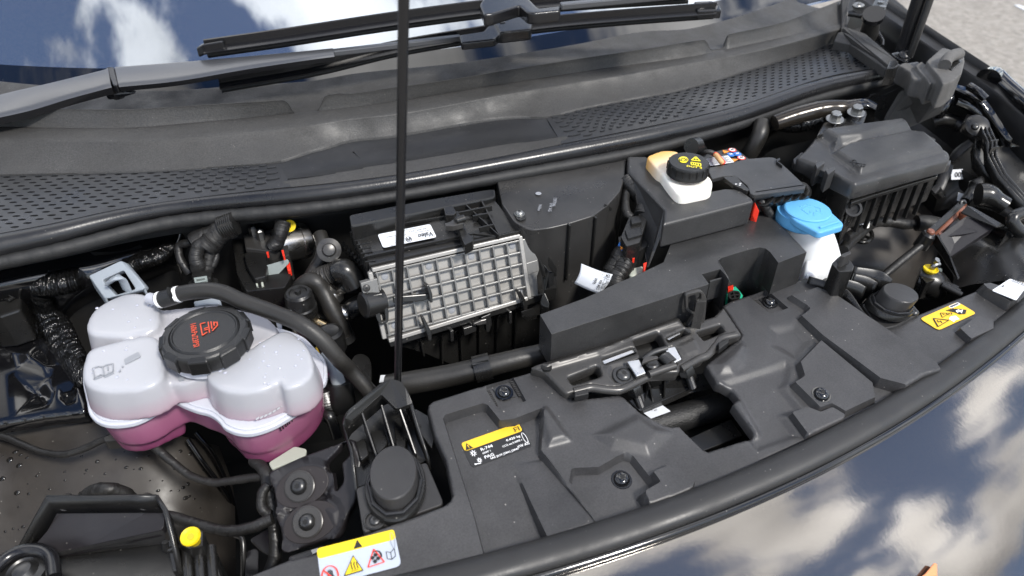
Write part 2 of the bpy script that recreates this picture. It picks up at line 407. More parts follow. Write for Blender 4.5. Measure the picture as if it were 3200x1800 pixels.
rF = row('4:0,325 400,250 800,160 1300,80 1:2000,1376 2:0,1330 420,1275 1200,1140 1700,1040 3:100,865 500,770 900,630 1200,540 1560,488')
rG = row('4:0,505 400,410 800,290 1300,180 2300,100 2:500,1385 1200,1255 2300,1060 3:600,860 900,745 1300,640 1700,540')
rH = row('4:0,590 600,480 1200,330 2300,195 2:700,1445 1500,1300 2300,1140 3:500,940 900,800 1300,690 1650,610')
def smo(f, k=70):
    return lambda q: sum(f(q+d) for d in (-k, -k*.6, -k*.3, 0, k*.3, k*.6, k))/7
rF, rG, rH, rC, rD, rE, rA = smo(rF), smo(rG), smo(rH), smo(rC, 60), smo(rD, 60), smo(rE, 30), smo(rA, 50)
ZA, ZB, ZC, ZD, ZE = .954, .976, .954, .952, .928
def pts_of(f, x0, x1, n, z): return [W('P', x0+(x1-x0)*i/n, f(x0+(x1-x0)*i/n), z) for i in range(n+1)]

# ================================================================== car
car = thing('car', 'black car body: windscreen, fender, bumper and inner bay panels around the open front compartment', 'car', (.4, .9, 0))
mat('windscreenglass', (.36, .39, .43), .008, metal=.9, spec=.5, ior=1.8)
mat('carpaint', (.205, .192, .178), .08, metal=.85, coat=.45, ior=1.6, dust=.3, bump=.025, bscale=160)
# windscreen: rises back from its lower edge
base = pts_of(rA, -350, 2600, 60, ZA-.004)
_k = np.polyfit([p.x for p in base], [p.y for p in base], 3); base = [Vector((p.x, float(np.polyval(_k, p.x)), p.z)) for p in base]
rows = []
for t, lift in ((-.02, -.0106), (0, 0), (.12, .0636), (.3, .1587), (.6, .316), (1.0, .522)): rows.append([p+Vector(((.4-p.x)*t*.06, t, lift)) for p in base])
loft('windshield', rows, 'windscreenglass', car, 60, 14)
mat('frit', (.004, .004, .005), .02, ior=1.7, dust=.2)
loft('frit_band', [[p+Vector(((.4-p.x)*t*.06, t, lift+.0012)) for p in base] for t, lift in ((-.015, -.008), (0, 0), (.018, .0095), (.036, .0191))], 'frit', car, 60, 8)      # black printed border of the glass
# front bumper skin
eb = L('P:700,1985 1150,1905 8:1250,1452 2000,1215 2571,1045 9:0,1082 850,775 1300,545 1600,368 2130,0 6:2360,1245 2571,1072 P:3260,985 3420,880', .797)
def outn(p, i):
    t = (p[min(i+1, len(p)-1)]-p[max(i-1, 0)]); return Vector((t.y, -t.x, 0)).normalized()
_kb = np.polyfit([q.x for q in eb], [q.y for q in eb], 4); ebc = [Vector((x, float(np.polyval(_kb, x)), .797)) for x in np.linspace(-.42, 1.12, 81).tolist()]
prof = [(-.010, -.03), (-.004, -.006), (-.0015, -.0012), (.001, -.0002)]+[(o_, -(.22*o_+.9*o_*o_)) for o_ in (.004, .01, .02, .03, .045, .06, .08, .10, .125, .15, .175, .20, .23, .26, .29)]+[(.31, -.20), (.32, -.30), (.32, -.45)]
rows = [[p+outn(ebc, i)*a+Vector((0, 0, b)) for i, p in enumerate(ebc)] for a, b in prof]
loft('bumper_skin', rows, 'carpaint', car, 80, None, 50)
mat('fenderblack', (.004, .004, .0045), .38, var=.2, dust=.15)
# right fender: rolled top flange, inner wall, outer flank
fo = L('B:380,-130,.975 560,0,.968 1100,355,.950 1660,722,.925 1890,900,.912 2300,1250,.885', None)
foc = curve(fo, 40)
rows = [[p+Vector((.03, 0, -.35)) for p in foc], [p+Vector((.012, 0, -.06)) for p in foc], [p+Vector((.006, 0, -.012)) for p in foc], [p+Vector((.002, 0, -.0015)) for p in foc], foc, [p+Vector((-.004, 0, -.003)) for p in foc],
        [p+Vector((-.006, 0, -.011)) for p in foc], [p+Vector((-.028, 0, -.014)) for p in foc], [p+Vector((-.031, 0, -.018)) for p in foc], [p+Vector((-.036, 0, -.07)) for p in foc], [p+Vector((-.05, 0, -.13)) for p in foc], [p+Vector((-.09, 0, -.16)) for p in foc]]
loft('fender', rows, 'fenderblack', car, 40, None, 40)
loft('fender', [[Vector((.80-q.x, q.y, q.z)) for q in r] for r in rows], 'fenderblack', car, 40, None, 40)      # its twin on the other side, outside the picture
# bay floor and bulkhead: closes the compartment
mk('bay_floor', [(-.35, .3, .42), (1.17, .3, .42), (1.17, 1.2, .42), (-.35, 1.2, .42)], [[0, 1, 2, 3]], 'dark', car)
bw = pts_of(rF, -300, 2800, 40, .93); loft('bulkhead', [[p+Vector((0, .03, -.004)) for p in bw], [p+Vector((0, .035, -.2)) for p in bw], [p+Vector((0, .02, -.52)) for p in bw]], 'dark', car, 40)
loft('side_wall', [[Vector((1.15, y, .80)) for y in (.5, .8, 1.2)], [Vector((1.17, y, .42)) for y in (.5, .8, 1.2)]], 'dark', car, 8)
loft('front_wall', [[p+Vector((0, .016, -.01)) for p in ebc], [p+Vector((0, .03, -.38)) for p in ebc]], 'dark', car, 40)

# ================================================================== cowl cover
cowl = thing('cowl_cover', 'grained dark grey plastic cowl panel with two vent grilles below the windscreen', 'cowl panel', (.4, .9, .93))
X0, X1 = -260, 2648
NB = 420
xs = [X0+(X1-X0)*i/NB for i in range(NB+1)]
def rowpts(f, z, dx=0, dz=0, dy=0, xe=1e9): return [W('P', min(x, xe), f(min(x, xe)), z)+Vector((dx, dy, dz)) for x in xs]
def gridmesh(name, rows, m, parent, smooth=50, thick=0):
    n = len(rows[0]); V = [v for r in rows for v in r]
    F = [[j*n+i, j*n+i+1, (j+1)*n+i+1, (j+1)*n+i] for j in range(len(rows)-1) for i in range(n-1)]
    return mk(name, V, F, m, parent, smooth)
rL = row('1:0,800 850,800 1500,765 2060,730 2:0,685 420,640 1000,555 1700,440 2400,335 3:0,325 225,290 430,247 800,165 1100,55 1240,0')
def lip(x):
    b = W('P', x, rL(x), ZB); return Wy('P', x, rB(x), b.y) if rB(x) > rL(x)+1.5 else b
L0_ = rowpts(rL, ZB); B_ = [lip(x) for x in xs]; C_ = rowpts(rC, ZC); D_ = rowpts(rD, ZD); E_ = rowpts(rE, ZE)
def mix(a, b, t, dz=0): return [p.lerp(q, t)+Vector((0, 0, dz)) for p, q in zip(a, b)]
gridmesh('cover_panel', [[p+Vector((0, .004, -.026)) for p in L0_], [p+Vector((0, .0022, -.0012)) for p in B_], [p+Vector((0, .0012, -.0001)) for p in B_], [p+Vector((0, -.0004, -.0002)) for p in B_], mix(B_, C_, .03, -.0008), mix(B_, C_, .25, -.0016), mix(B_, C_, .6, -.0025), mix(B_, C_, .92, -.0012), mix(B_, C_, .985, -.0003), C_,
         mix(C_, D_, .03, .0012), mix(C_, D_, .15, .0016), mix(C_, D_, .85, .0014), mix(C_, D_, .97, .0006), D_, mix(D_, E_, .02, -.0004), mix(D_, E_, .12, -.0022), mix(D_, E_, .5, -.003), mix(D_, E_, .8, -.0015), mix(D_, E_, .96, .0002), mix(D_, E_, 1.0, .0002), [p+Vector((0, -.0008, -.004)) for p in E_]], 'grain', cowl)
xa = 2100+850/2.337+14
A_ = [W('P', min(x, xa), rA(min(x, xa)), ZA) for x in xs]; Bl = [p+Vector((0, .005, -.024)) for p in L0_]
gridmesh('drain_channel', [[p+Vector((0, .004, 0)) for p in A_], [p+Vector((0, .001, .0035)) for p in A_], [p+Vector((0, -.002, .0032)) for p in A_], mix(A_, Bl, .12, -.002), mix(A_, Bl, .5, -.006), Bl], 'grain', cowl)
# raised right end of the panel (turned up against the hinge)
slab('end_flange', L('3:1240,-20,.985 1302,-20,.988 1255,195,.958 1238,215,.955 1242,120,.966', None), .02, 'grain', cowl, .0015)
# vent grilles: real holes in a sheet between rows E and F
def grille_map(x0, x1, n=160):
    e = [W('P', x0+(x1-x0)*i/n, rE(x0+(x1-x0)*i/n), ZE-.002) for i in range(n+1)]; f = []
    ft = [W('P', -400+i*3300/600, rF(-400+i*3300/600), ZE-.002) for i in range(601)]
    for i, p in enumerate(e):
        t = (e[min(i+1, n)]-e[max(i-1, 0)]); nrm = Vector((t.y, -t.x, 0)).normalized()
        best = min(ft, key=lambda q: abs((q-p).dot(t.normalized()))+(0 if (q-p).dot(nrm) > 0 else 9)); f.append(best)
    s = [0]
    for a, b in zip(e, e[1:]): s.append(s[-1]+(b-a).length)
    return e, f, s
def M_(g_, sv, tv):
    e, f, s = g_; k = 0
    while k < len(s)-2 and s[k+1] < sv: k += 1
    q = (sv-s[k])/(s[k+1]-s[k]); a = e[k].lerp(e[k+1], q); b = f[k].lerp(f[k+1], q); w_ = (b-a).length
    return a+(b-a)*(tv/max(w_, 1e-6)), w_
def grille(x0, x1, sh, kind_of, ps=.0205, pt=.0082, hw=.0056, hh=.0019):
    g_ = grille_map(x0, x1); e, f, s = g_; tot = s[-1]; holes, bumps = [], []
    j = 0; tv = .0075
    while tv < .22:
        off = (j % 2)*ps/2; sv = .012+off
        while sv < tot-.008:
            p, w_ = M_(g_, sv, tv)
            if tv < w_-.0085:
                hx = [(-1, 0), (-.5, -1), (.5, -1), (1, 0), (.5, 1), (-.5, 1)]
                poly = [M_(g_, min(max(sv+a*hw, 0), tot), tv+b*hh)[0] for a, b in hx]
                (holes if kind_of(p) else bumps).append(fil(poly, .0012, 2))
            sv += ps
        tv += pt; j += 1
    outer = e[::2]+f[::-2]
    o = plate('vent_grille', outer, holes, .003, 'grille', cowl, 0, None, lambda x, y: ZE-.002)
    if bumps: join_slabs('embossed_scales', [([q+Vector((0, 0, .0017)) for i, q in enumerate(b)], .003) for b in bumps], 'grille', o, .0007)
    return o
xl = 2040/2.337; xr = 1050+1530/2.337
lx = W('P', 1228/2.337, rE(525), ZE).x; rx_ = W('P', 1050+2230/2.337, rE(2004), ZE).x
grille(-250, xl, 0, lambda p: p.x < lx+.012); grille(xr, 2100+1195/2.337, 0, lambda p: p.x > rx_+.012-(p.y-.8)*-.25)
# last stretch of the right grille towards the hinge corner
# smooth scoop in the middle
gm = grille_map(xl-22, xr+24, 80); ee, ff, _s = gm
tt = [0, .04, .25, .5, .7, .78, .86, 1.0]
rws = []
for k, t in enumerate(tt):
    r = []
    for i in range(81):
        q = i/80; bulge = math.sin(math.pi*min(1, max(0, q)))**.6
        te = t; r.append(ee[i].lerp(ff[i], te)+Vector((0, 0, -.0006+(-.004 if 0 < t < .8 else 0)*math.sin(math.pi*min(t/.8, 1))*bulge+(.004*bulge if .77 < t < .99 else 0))))
    rws.append(r)
gridmesh('middle_scoop', rws[:6], 'grille', cowl); gridmesh('front_ledge', rws[5:], 'grain', cowl)
# trim at the right end of the grille
slab('corner_trim', L('B:20,405,.945 60,315,.957 105,312,.957 205,350,.955 560,650,.948 530,680,.944 180,435,.946', None), .016, 'grain', cowl, .0015)
slab('corner_trim', L('B:105,270,.962 130,262,.962 330,330,.960 655,605,.952 560,645,.951 200,348,.957', None), .02, 'grain', cowl, .0015)

# ================================================================== rubber seal along the cowl
seal_ = thing('cowl_seal', 'black rubber bulb seal with ribbed foot running along the cowl edge', 'seal', (.4, .76, .92))
cx = [-260+i*(2862+260)/150 for i in range(151)]
cen = [W('P', x, (rF(x)+rG(x))/2+2, .922) for x in cx]
rr = []
for x in cx:
    a = W('P', x, rF(x), .930); b = W('P', x, rG(x), .930); d1 = ray('P', x, (rF(x)+rG(x))/2).normalized(); u1 = ray('P', x, rF(x)).normalized(); u2 = ray('P', x, rG(x)).normalized()
    rr.append(min(max((W('P', x, (rF(x)+rG(x))/2, .922)-_c).length*u1.angle(u2)/2*1.0, .009), .0165)*.98)
rr = [sum(rr[max(0, i-8):i+9])/len(rr[max(0, i-8):i+9]) for i in range(len(rr))]
v, f = tube_data(cen, rr, 20); mk('bulb', v, f, 'rubber', seal_, 60)
cx2 = [-260+i*(2800+260)/460 for i in range(461)]
cen2 = [W('P', x, (rG(x)+rH(x))/2-4, .909) for x in cx2]
rr2 = [.0086*(1+.05*(((i//5) % 2)-.5)+.02*(random.random()-.5)) for i in range(461)]
v, f = tube_data(cen2, rr2, 12); mk('ribbed_foot', v, f, 'dullrubber', seal_, 60)
fl = [p+Vector((0, .004, .004)) for p in cen2]; 

# dark plenum under the cowl
pl0 = [W('P', x, rC(x), ZC) for x in cx]; pl1 = [W('P', x, rF(x), .93) for x in cx]
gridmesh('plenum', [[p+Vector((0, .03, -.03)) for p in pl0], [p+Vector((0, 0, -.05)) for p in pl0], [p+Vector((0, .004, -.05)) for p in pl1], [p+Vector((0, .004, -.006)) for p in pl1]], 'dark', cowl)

# ================================================================== moulded sheet: a dense relief inside an outline
from mathutils.geometry import delaunay_2d_cdt
def _sd(P, poly):
    """signed distance, inside positive; P (n,2)"""
    A = np.array(poly); B = np.roll(A, -1, 0); d = np.full(len(P), 1e9); ins = np.zeros(len(P), bool)
    for a, b in zip(A, B):
        e = b-a; t = np.clip(((P-a)@e)/max(e@e, 1e-12), 0, 1); q = P-a-t[:, None]*e; d = np.minimum(d, np.einsum('ij,ij->i', q, q))
        c1 = (a[1] > P[:, 1]) != (b[1] > P[:, 1])
        with np.errstate(divide='ignore', invalid='ignore'): xx = (b[0]-a[0])*(P[:, 1]-a[1])/(b[1]-a[1])+a[0]
        ins ^= c1 & (P[:, 0] < xx)
    return np.where(ins, 1, -1)*np.sqrt(d)
def dens(p, r):
    out = []
    for a, b in zip(p, p[1:]+p[:1]):
        k = max(1, int((b-a).length/r)); out += [a.lerp(b, i/k) for i in range(k)]
    return out
def moulded(name, outer, feats, m, parent, plane=None, res=.002, skirt=.01, rnd_=.0025, holes=(), bow=None, smooth=55):
    o, ex, ey, n = plane or frame_of(outer)
    to2 = lambda q: ((q-o).dot(ex), (q-o).dot(ey))
    op = [to2(q) for q in dens(outer, res*1.2)]; hp = [[to2(q) for q in dens(h, res*1.2)] for h in holes]
    A = np.array(op); x0, y0 = A.min(0); x1, y1 = A.max(0)
    gx, gy = np.meshgrid(np.arange(x0, x1, res), np.arange(y0, y1, res)); gx = gx+(np.arange(gx.shape[0]) % 2)[:, None]*res*.5; G = np.stack([gx.ravel(), gy.ravel()], 1)
    G = G[_sd(G, op) > res*.6]
    for h in hp: G = G[_sd(G, h) < -res*.6]
    pts = [Vector(q) for q in op]; edges = [(i, (i+1) % len(op)) for i in range(len(op))]
    for h in hp:
        k = len(pts); pts += [Vector(q) for q in h]; edges += [(k+i, k+(i+1) % len(h)) for i in range(len(h))]
    walls = []
    for ft in feats:                                   # clean walls: two rows of points along each tight step
        if ft[2] > .0075: continue
        poly = [to2(q) for q in dens(ft[0], res*1.1)]; Pa = np.array(poly); sdg = _sd(G, poly); G = G[(sdg < -res*.45) | (sdg > ft[2]+res*.45)]
        tg = np.roll(Pa, -1, 0)-np.roll(Pa, 1, 0); tg = tg/np.maximum(np.linalg.norm(tg, axis=1), 1e-9)[:, None]; nr = np.stack([-tg[:, 1], tg[:, 0]], 1)
        if (_sd(Pa+nr*1e-4, poly) < 0).mean() > .5: nr = -nr
        In = Pa+nr*ft[2]; In = In[_sd(In, poly) > ft[2]*.9]; walls.append(Pa); walls.append(In)
    if walls:
        Wl = np.concatenate(walls); Wl = Wl[_sd(Wl, op) > res*.6]
        for h in hp: Wl = Wl[_sd(Wl, h) < -res*.6]
        pts += [Vector(q) for q in Wl.tolist()]
    pts += [Vector(q) for q in G.tolist()]
    vo, eo, fo_, *_r = delaunay_2d_cdt(pts, edges, [], 0, 1e-6)
    Pn = np.array([tuple(q) for q in vo]); tri = np.array([f for f in fo_ if len(f) == 3]); ce = Pn[tri].mean(1); ok = _sd(ce, op) > 0
    for h in hp: ok &= _sd(ce, h) < 0
    tri = tri[ok]
    so = _sd(Pn, op); so = np.maximum(so, 0)
    for h in hp: so = np.minimum(so, np.maximum(-_sd(Pn, h), 0))
    H = np.zeros(len(Pn))
    for ft in feats:
        poly = [to2(q) for q in ft[0]]; h, wd = ft[1], ft[2]; s = np.clip(_sd(Pn, poly)/wd, 0, 1); s = s*s*(3-2*s)
        if len(ft) > 3:
            a, b = np.array(to2(ft[3])), np.array(to2(ft[4])); e = b-a; t = np.clip((Pn-a)@e/(e@e), 0, 1); hh = h+(ft[5]-h)*t
        else: hh = h
        H += hh*s
    if bow: H += bow(Pn)
    t = np.clip(1-so/rnd_, 0, 1); H -= rnd_*(1-np.sqrt(np.maximum(1-t*t, 0)))
    V = [o+ex*float(p[0])+ey*float(p[1])+n*float(h) for p, h in zip(Pn, H)]
    F = [list(map(int, t_)) for t_ in tri]
    cnt = {}
    for f in F:
        for a, b in zip(f, f[1:]+f[:1]):
            cnt[(a, b)] = cnt.get((a, b), 0)+1
    bd = [(a, b) for (a, b) in cnt if (b, a) not in cnt]; mp_ = {}
    for a, b in bd:
        for q in (a, b):
            if q not in mp_: mp_[q] = len(V); V.append(V[q]-n*skirt)
    F += [[b, a, mp_[a], mp_[b]] for a, b in bd]
    return mk(name, V, F, m, parent, smooth, fix=False)
# ================================================================== front cover
FPo, FPn = Vector((.4, .35, .808)), Vector((0, -.13, 1)).normalized()
FR = (FPo, Vector((1, 0, 0)), FPn.cross(Vector((1, 0, 0))).normalized(), FPn)
FP = (FPo, FPn)
def Lf(s): return L(s, plane=FP)
fc = thing('front_cover', 'matt black moulded plastic cover along the front edge with warning stickers', 'cover panel', FPo)
outer = Lf('7:1830,1440 2100,1330 2330,1275 8:0,1225 210,1140 780,935 830,900 850,860 800,600 720,420 668,235 675,195 710,165 1080,52 1290,-8 A:15,735 40,735 265,955 300,985 680,945 720,960 860,1090 1060,1195 1120,1212 1190,1205 1240,1260 1320,1335 1390,1405 1430,1420 1800,1305 1822,1270 1640,1025 1660,1000 1692,980 1690,950 1640,890 1505,850 1412,700 1425,680 1690,475 1712,440 1560,215 1560,190 6:380,845 430,815 760,705 945,655 985,640 1030,680 1190,795 1500,1008 1560,1022 1640,1000 1810,910 2240,735 2480,700 2571,690 P:3240,860 3230,905')
front = Lf('9:2130,-60 1800,40 1580,170 960,470 500,690 0,905 8:1890,1090 1100,1330 600,1449 P:1130,1870 700,1960 7:1500,1620')
outer = outer+front
ft = []
def F_(s, h, wd=.003, *g):
    h *= 1.5; wd *= .8
    if g: ft.append((Lf(s), h, wd, Lf(g[0])[0], Lf(g[1])[0], g[2]*1.4))
    else: ft.append((Lf(s), h, wd))
# left recess with the refrigerant sticker
F_('8:780,300 800,270 1070,187 1110,200 1200,312 1300,300 1520,215 1500,530 1890,1050 2000,1200 1120,1460 1000,1000', -.0075, .0035)
F_('8:1285,590 1480,560 1530,560 1900,1060 1980,1180 1570,1290 1400,880', .0, .003, '8:1290,590', '8:1700,1120', .011)      # wedge ridge
F_('8:1450,250 1520,200 1560,210 1750,470 1530,530', .004, .012)
F_('8:2050,575 2110,548 2170,570 2345,790 2235,850 2270,915 2300,1050 1940,1080 1700,760 1720,660 1920,652', -.006, .0045)       # screw pocket left
F_('8:2235,852 2345,790 2290,715 2440,650 2620,780 2571,930 2265,990', .006, .002)
F_('8:1830,420 2200,240 2330,330 2500,400 2300,600 2000,540', .004, .02)
F_('8:1075,55 1290,-10 1390,170 1190,240', -.004, .002)        # screw recess
# right part
F_('6:565,790 690,735 850,870 725,915', -.0045, .002)
F_('6:830,800 900,785 1045,735 1190,800 1900,1325 1960,1420 1720,1520 1480,1449 1070,1115 910,955 975,905 960,885', .005, .0035, '6:950,850', '6:1780,1400', .011)   # long plank
F_('6:690,1000 910,955 1065,1110 930,1280 700,1150', -.003, .02)
F_('6:900,1290 1065,1120 1460,1449 9:1480,190 1250,300 1150,240 1060,275 1030,240 850,60 905,30 6:930,1390', .006, .004)     # screw pad
F_('6:330,1400 700,1285 830,1240 900,1290 870,1420 9:840,80 1000,270 850,290 960,440 620,560 500,420 600,390 480,180', -.003, .014)
F_('9:845,285 960,235 1060,275 1150,240 1250,300 1240,420 980,470', .006, .002)
F_('6:2065,1050 2200,955 2330,990 2330,1060 2160,1140', .006, .002)
F_('6:2215,745 2240,715 2480,790 2520,830 2440,900 2250,780', .009, .004)
F_('A:1440,690 1720,470 1780,560 1760,700 1660,800 1500,810', .004, .02)
moulded('cover_skin', outer, ft, 'satin', fc, FR, .0019, .012, .0028)

# refrigerant sticker (lies in the recess)
rp = (FPo-FPn*.01125, FPn)
def Lr(s): return L(s, plane=rp)
q = Lr('8:905,480 1335,328 1412,500 995,662')
lab = Lab(q[0], q[1], q[3], .0006)
st = lab.plate('refrigerant_sticker', 0, 0, 1, 1, 'labelblack', fc, .004); tag(st, 'black and yellow refrigerant sticker with white lettering')
lab.plate('yellow_band', .012, .02, .985, .36, 'labelyellow', st, .003, 1.6)
lab.polys('warning_triangle', [[(.03, .345), (.085, .10), (.15, .345)]], 'ink', st, 2.6)
lab.polys('exclamation_mark', [seg((.088, .18), (.09, .27), .014), seg((.09, .295), (.0905, .32), .014)], 'labelyellow', st, 3.4)
lab.polys('reader_pictogram', [ringpoly(.905, .075, .02, .035, 10), seg((.87, .16), (.95, .16), .02), seg((.87, .16), (.875, .30), .015), seg((.945, .16), (.94, .32), .015), seg((.89, .25), (.92, .22), .015), seg((.85, .3), (.89, .3), .015)], 'ink', st, 2.6)
LH = lab.ey.length
for t, u, v, h, w_ in (('R-744', .235, .555, .15, .20), ('GWP 1', .235, .69, .10, .135), ('PAG', .235, .865, .15, .155), ('SAE J639 J2842 J2845', .31, .955, .095, .47), ('0.420 kg', .665, .545, .115, .235), ('CO2 eq 0.0005 t', .565, .70, .095, .335), ('VW AG', .775, .915, .135, .20)):
    lab.text('sticker_text', t, u, v, h*LH, 'inkwhite', st, w=w_)
lab.polys('oval_mark', arcsegs(.955, .64, .028, .21, .008, 14), 'inkwhite', st)
lab.polys('snowflake_mark', arcsegs(.115, .53, .022, .055, .014, 10)+[seg((.115+.03*math.cos(a), .53+.07*math.sin(a)), (.115+.05*math.cos(a), .53+.115*math.sin(a)), .012) for a in [k*math.pi/4 for k in range(8)]], 'inkwhite', st)
lab.polys('oil_mark', arcsegs(.15, .84, .018, .05, .014, 10)+[seg((.15+.025*math.cos(a), .84+.06*math.sin(a)), (.15+.038*math.cos(a), .84+.09*math.sin(a)), .012) for a in [k*math.pi/4 for k in range(8)]]+[seg((.07, .92), (.15, .96), .02), seg((.06, .90), (.075, .95), .02)], 'inkwhite', st)
# fan warning sticker bottom left
q = L('P:990,1716 1231,1655 1256,1748 1005,1835', plane=(FPo+FPn*.0006, FPn)); lab = Lab(q[0], q[1], q[3], .0006)
st = lab.plate('fan_sticker', 0, 0, 1, 1, 'labelsilver', fc, .005); tag(st, 'silver and yellow sticker with hot surface and fan warning signs')
lab.plate('yellow_band', 0, 0, 1, .28, 'yellow', st, .003, 1.6)
lab.polys('warning_triangle', [[(.455, .26), (.515, .04), (.565, .26)]], 'ink', st, 2.6)
lab.polys('hot_triangle', [[(.28, .90), (.435, .42), (.53, .88)]], 'ink', st, 2.4)
lab.polys('hot_triangle_field', [[(.30, .875), (.435, .46), (.512, .86)]], 'yellow', st, 3.2)
lab.polys('heat_waves', [seg((.39+k*.035, .68), (.40+k*.035, .80), .012) for k in range(3)]+[seg((.40+k*.035, .60), (.39+k*.035, .68), .012) for k in range(3)]+[seg((.38, .83), (.47, .825), .012)], 'ink', st, 4)
lab.polys('fan_triangle', [seg((.59, .83), (.70, .40), .018), seg((.70, .40), (.80, .80), .018), seg((.59, .83), (.80, .80), .022)], 'inkred', st, 2.4)
lab.polys('fan_mark', [ringpoly(.70+.035*math.cos(a), .65+.085*math.sin(a), .026, .05, 8) for a in (0.3, 1.87, 3.44, 5.0)]+arcsegs(.72, .60, .06, .13, .02, 8, -2.2, .6), 'ink', st, 3.2)
lab.polys('hand_ring', arcsegs(.12, .80, .10, .26, .02, 20)+[seg((.05, .62), (.19, .97), .022)], 'inkred', st, 3.2)
lab.polys('hand_mark', [seg((.09+k*.02, .62+abs(k-1.5)*.03), (.10+k*.018, .85), .014) for k in range(4)]+[[(.09, .82), (.17, .80), (.16, .96), (.10, .96)]], 'ink', st, 2.4)
lab.polys('book_mark', [seg((.845, .55), (.845, .74), .008), seg((.90, .60), (.90, .79), .008), seg((.955, .52), (.955, .72), .008), seg((.845, .55), (.90, .60), .01), seg((.90, .60), (.955, .52), .01), seg((.845, .74), (.90, .79), .012), seg((.90, .79), (.955, .72), .012)], 'ink', st, 2.4)
lab.polys('oval_mark', arcsegs(.955, .30, .025, .22, .006, 14), 'inkgrey', st, 3.4)
# high voltage sticker on the right
q = L('6:1808,950 2085,828 2235,908 1945,1036', plane=(FPo+FPn*.0006, FPn)); lab = Lab(q[0], q[1], q[3], .0006)
st = lab.plate('high_voltage_sticker', 0, 0, 1, 1, 'labelyellow', fc, .005); tag(st, 'yellow high voltage warning sticker with black triangles')
tri = [(.07, .82), (.20, .30), (.39, .74)]
lab.polys('voltage_triangle', [seg(tri[i], tri[(i+1) % 3], .03) for i in range(3)]+[seg((.21, .48), (.19, .62), .02), seg((.19, .62), (.25, .58), .02), seg((.25, .58), (.22, .72), .02)], 'ink', st)
tri = [(.36, .46), (.44, .18), (.58, .42)]
lab.polys('caution_triangle', [seg(tri[i], tri[(i+1) % 3], .016) for i in range(3)]+[seg((.455, .27), (.46, .36), .014), seg((.46, .385), (.462, .40), .014)], 'ink', st)
lab.polys('book_mark', [[(.42, .68), (.50, .60), (.60, .66), (.58, .93), (.50, .88), (.42, .95)]], 'inkwhite', st)
lab.polys('hand_mark', [[(.66, .38), (.78, .30), (.92, .62), (.80, .80), (.70, .70)]]+[seg((.67+k*.03, .44-k*.02), (.60+k*.045, .18+k*.01), .024) for k in range(4)]+arcsegs(.56, .40, .05, .12, .014, 8, 0, 3.6), 'ink', st)
lab.polys('flash_mark', [[(.72, .42), (.80, .44), (.78, .52), (.86, .54), (.74, .70), (.76, .58), (.69, .56)]], 'inkwhite', st, 3.2)
lab.plate('white_code_field', .72, .03, .98, .20, 'inkwhite', st, .002, 2)
lab.polys('code_marks', [seg((.74+k*.022, .07), (.745+k*.022, .16), .010) for k in range(10)], 'ink', st, 3)

# screws in the cover
def on_cover(s, dz=0): return L(s, plane=(FPo+FPn*dz, FPn))[0]
for s_, dz, r in (('8:2085,745', -.009, .0085), ('9:1090,125', .0088, .0085)):
    b = bolt('screw', on_cover(s_, dz), r, 'blackpaint', fc, FPn, washer=r*1.25, h=.006)
for s_, dz in (('8:1228,112', -.006), ('6:712,830', -.00675)):
    c = on_cover(s_, dz+.001)
    sp = lathe('speed_nut', c, [(.0135, -.003), (.0135, .0006)], 'darksteel', fc, 4, FPn, 1, .8, FR[1]*.7+FR[2]*-.7)
    for x in (-.019, .012):
        for k in range(9): bar('comb_tooth', c+FR[1]*x+FR[2]*(-.010+k*.0025)+FPn*.001, c+FR[1]*(x+.006)+FR[2]*(-.012+k*.0025)+FPn*.001, .0012, .002, 'magnesium', sp, 0, FPn)
    bolt('screw', c+FPn*.0008, .0075, 'blackpaint', fc, FPn, washer=.010, h=.005)

# ================================================================== bonnet lip seal along the bumper edge
ls_ = (L('P:650,1975 1130,1880 8:900,1490 1500,1295 2571,935 9:0,965 850,620 1300,400 1600,225 1850,85 6:2140,1330 2571,945 P:3300,850 3450,770', .806))
_ks = np.polyfit([q.x for q in ls_], [q.y for q in ls_], 4); ls = [Vector((x, float(np.polyval(_ks, x)), .806)) for x in np.linspace(-.42, 1.12, 111).tolist()]
o = tube('front_lip_seal', ls, .0150, 'liprubber', None, 20, None, 0, .62); tag(o, 'long black rubber lip seal between the front cover and the bumper', 'seal')
ls2 = [p+outn(ls, i)*.0155+Vector((0, 0, -.006)) for i, p in enumerate(ls)]
o = tube('lip_bead', ls2, .0042, 'blackpaint', o, 10)

# ================================================================== oval rubber stops
def oval(c, ax, r, s1, xd, parent, name='rubber_stop'):
    lathe('collar', c-ax*.004, [(r*1.30, 0), (r*1.30, .006), (r*1.26, .008), (r*1.14, .008), (r*1.12, .0045)], 'moulded', parent, 40, ax, 1, s1, xd)
    lathe('lugged_ring', c-ax*.002, [(r*1.2, 0), (r*1.2, .009), (r*1.16, .010), (r*1.10, .010), (r*1.10, .005)], 'rubber', parent, 10, ax, 1, s1, xd, 5)
    lathe('pad', c, [(r, 0), (r, .020), (r*.985, .0215), (r*.95, .0225), (r*.5, .0228), (.0005, .0229)], 'caprubber', parent, 40, ax, 1, s1, xd)
# left stop sits on a ribbed bracket that also carries the prop rod
lb = thing('prop_bracket', 'black ribbed plastic bracket carrying the oval rubber stop and the foot of the prop rod', 'bracket', W('8', 450, 980, .80))
zb = .806
slab('base_plate', fil(L('8:145,805 660,615 780,900 770,930 210,1130 195,1110', zb), .004), .02, 'caprubber', lb, .0012)
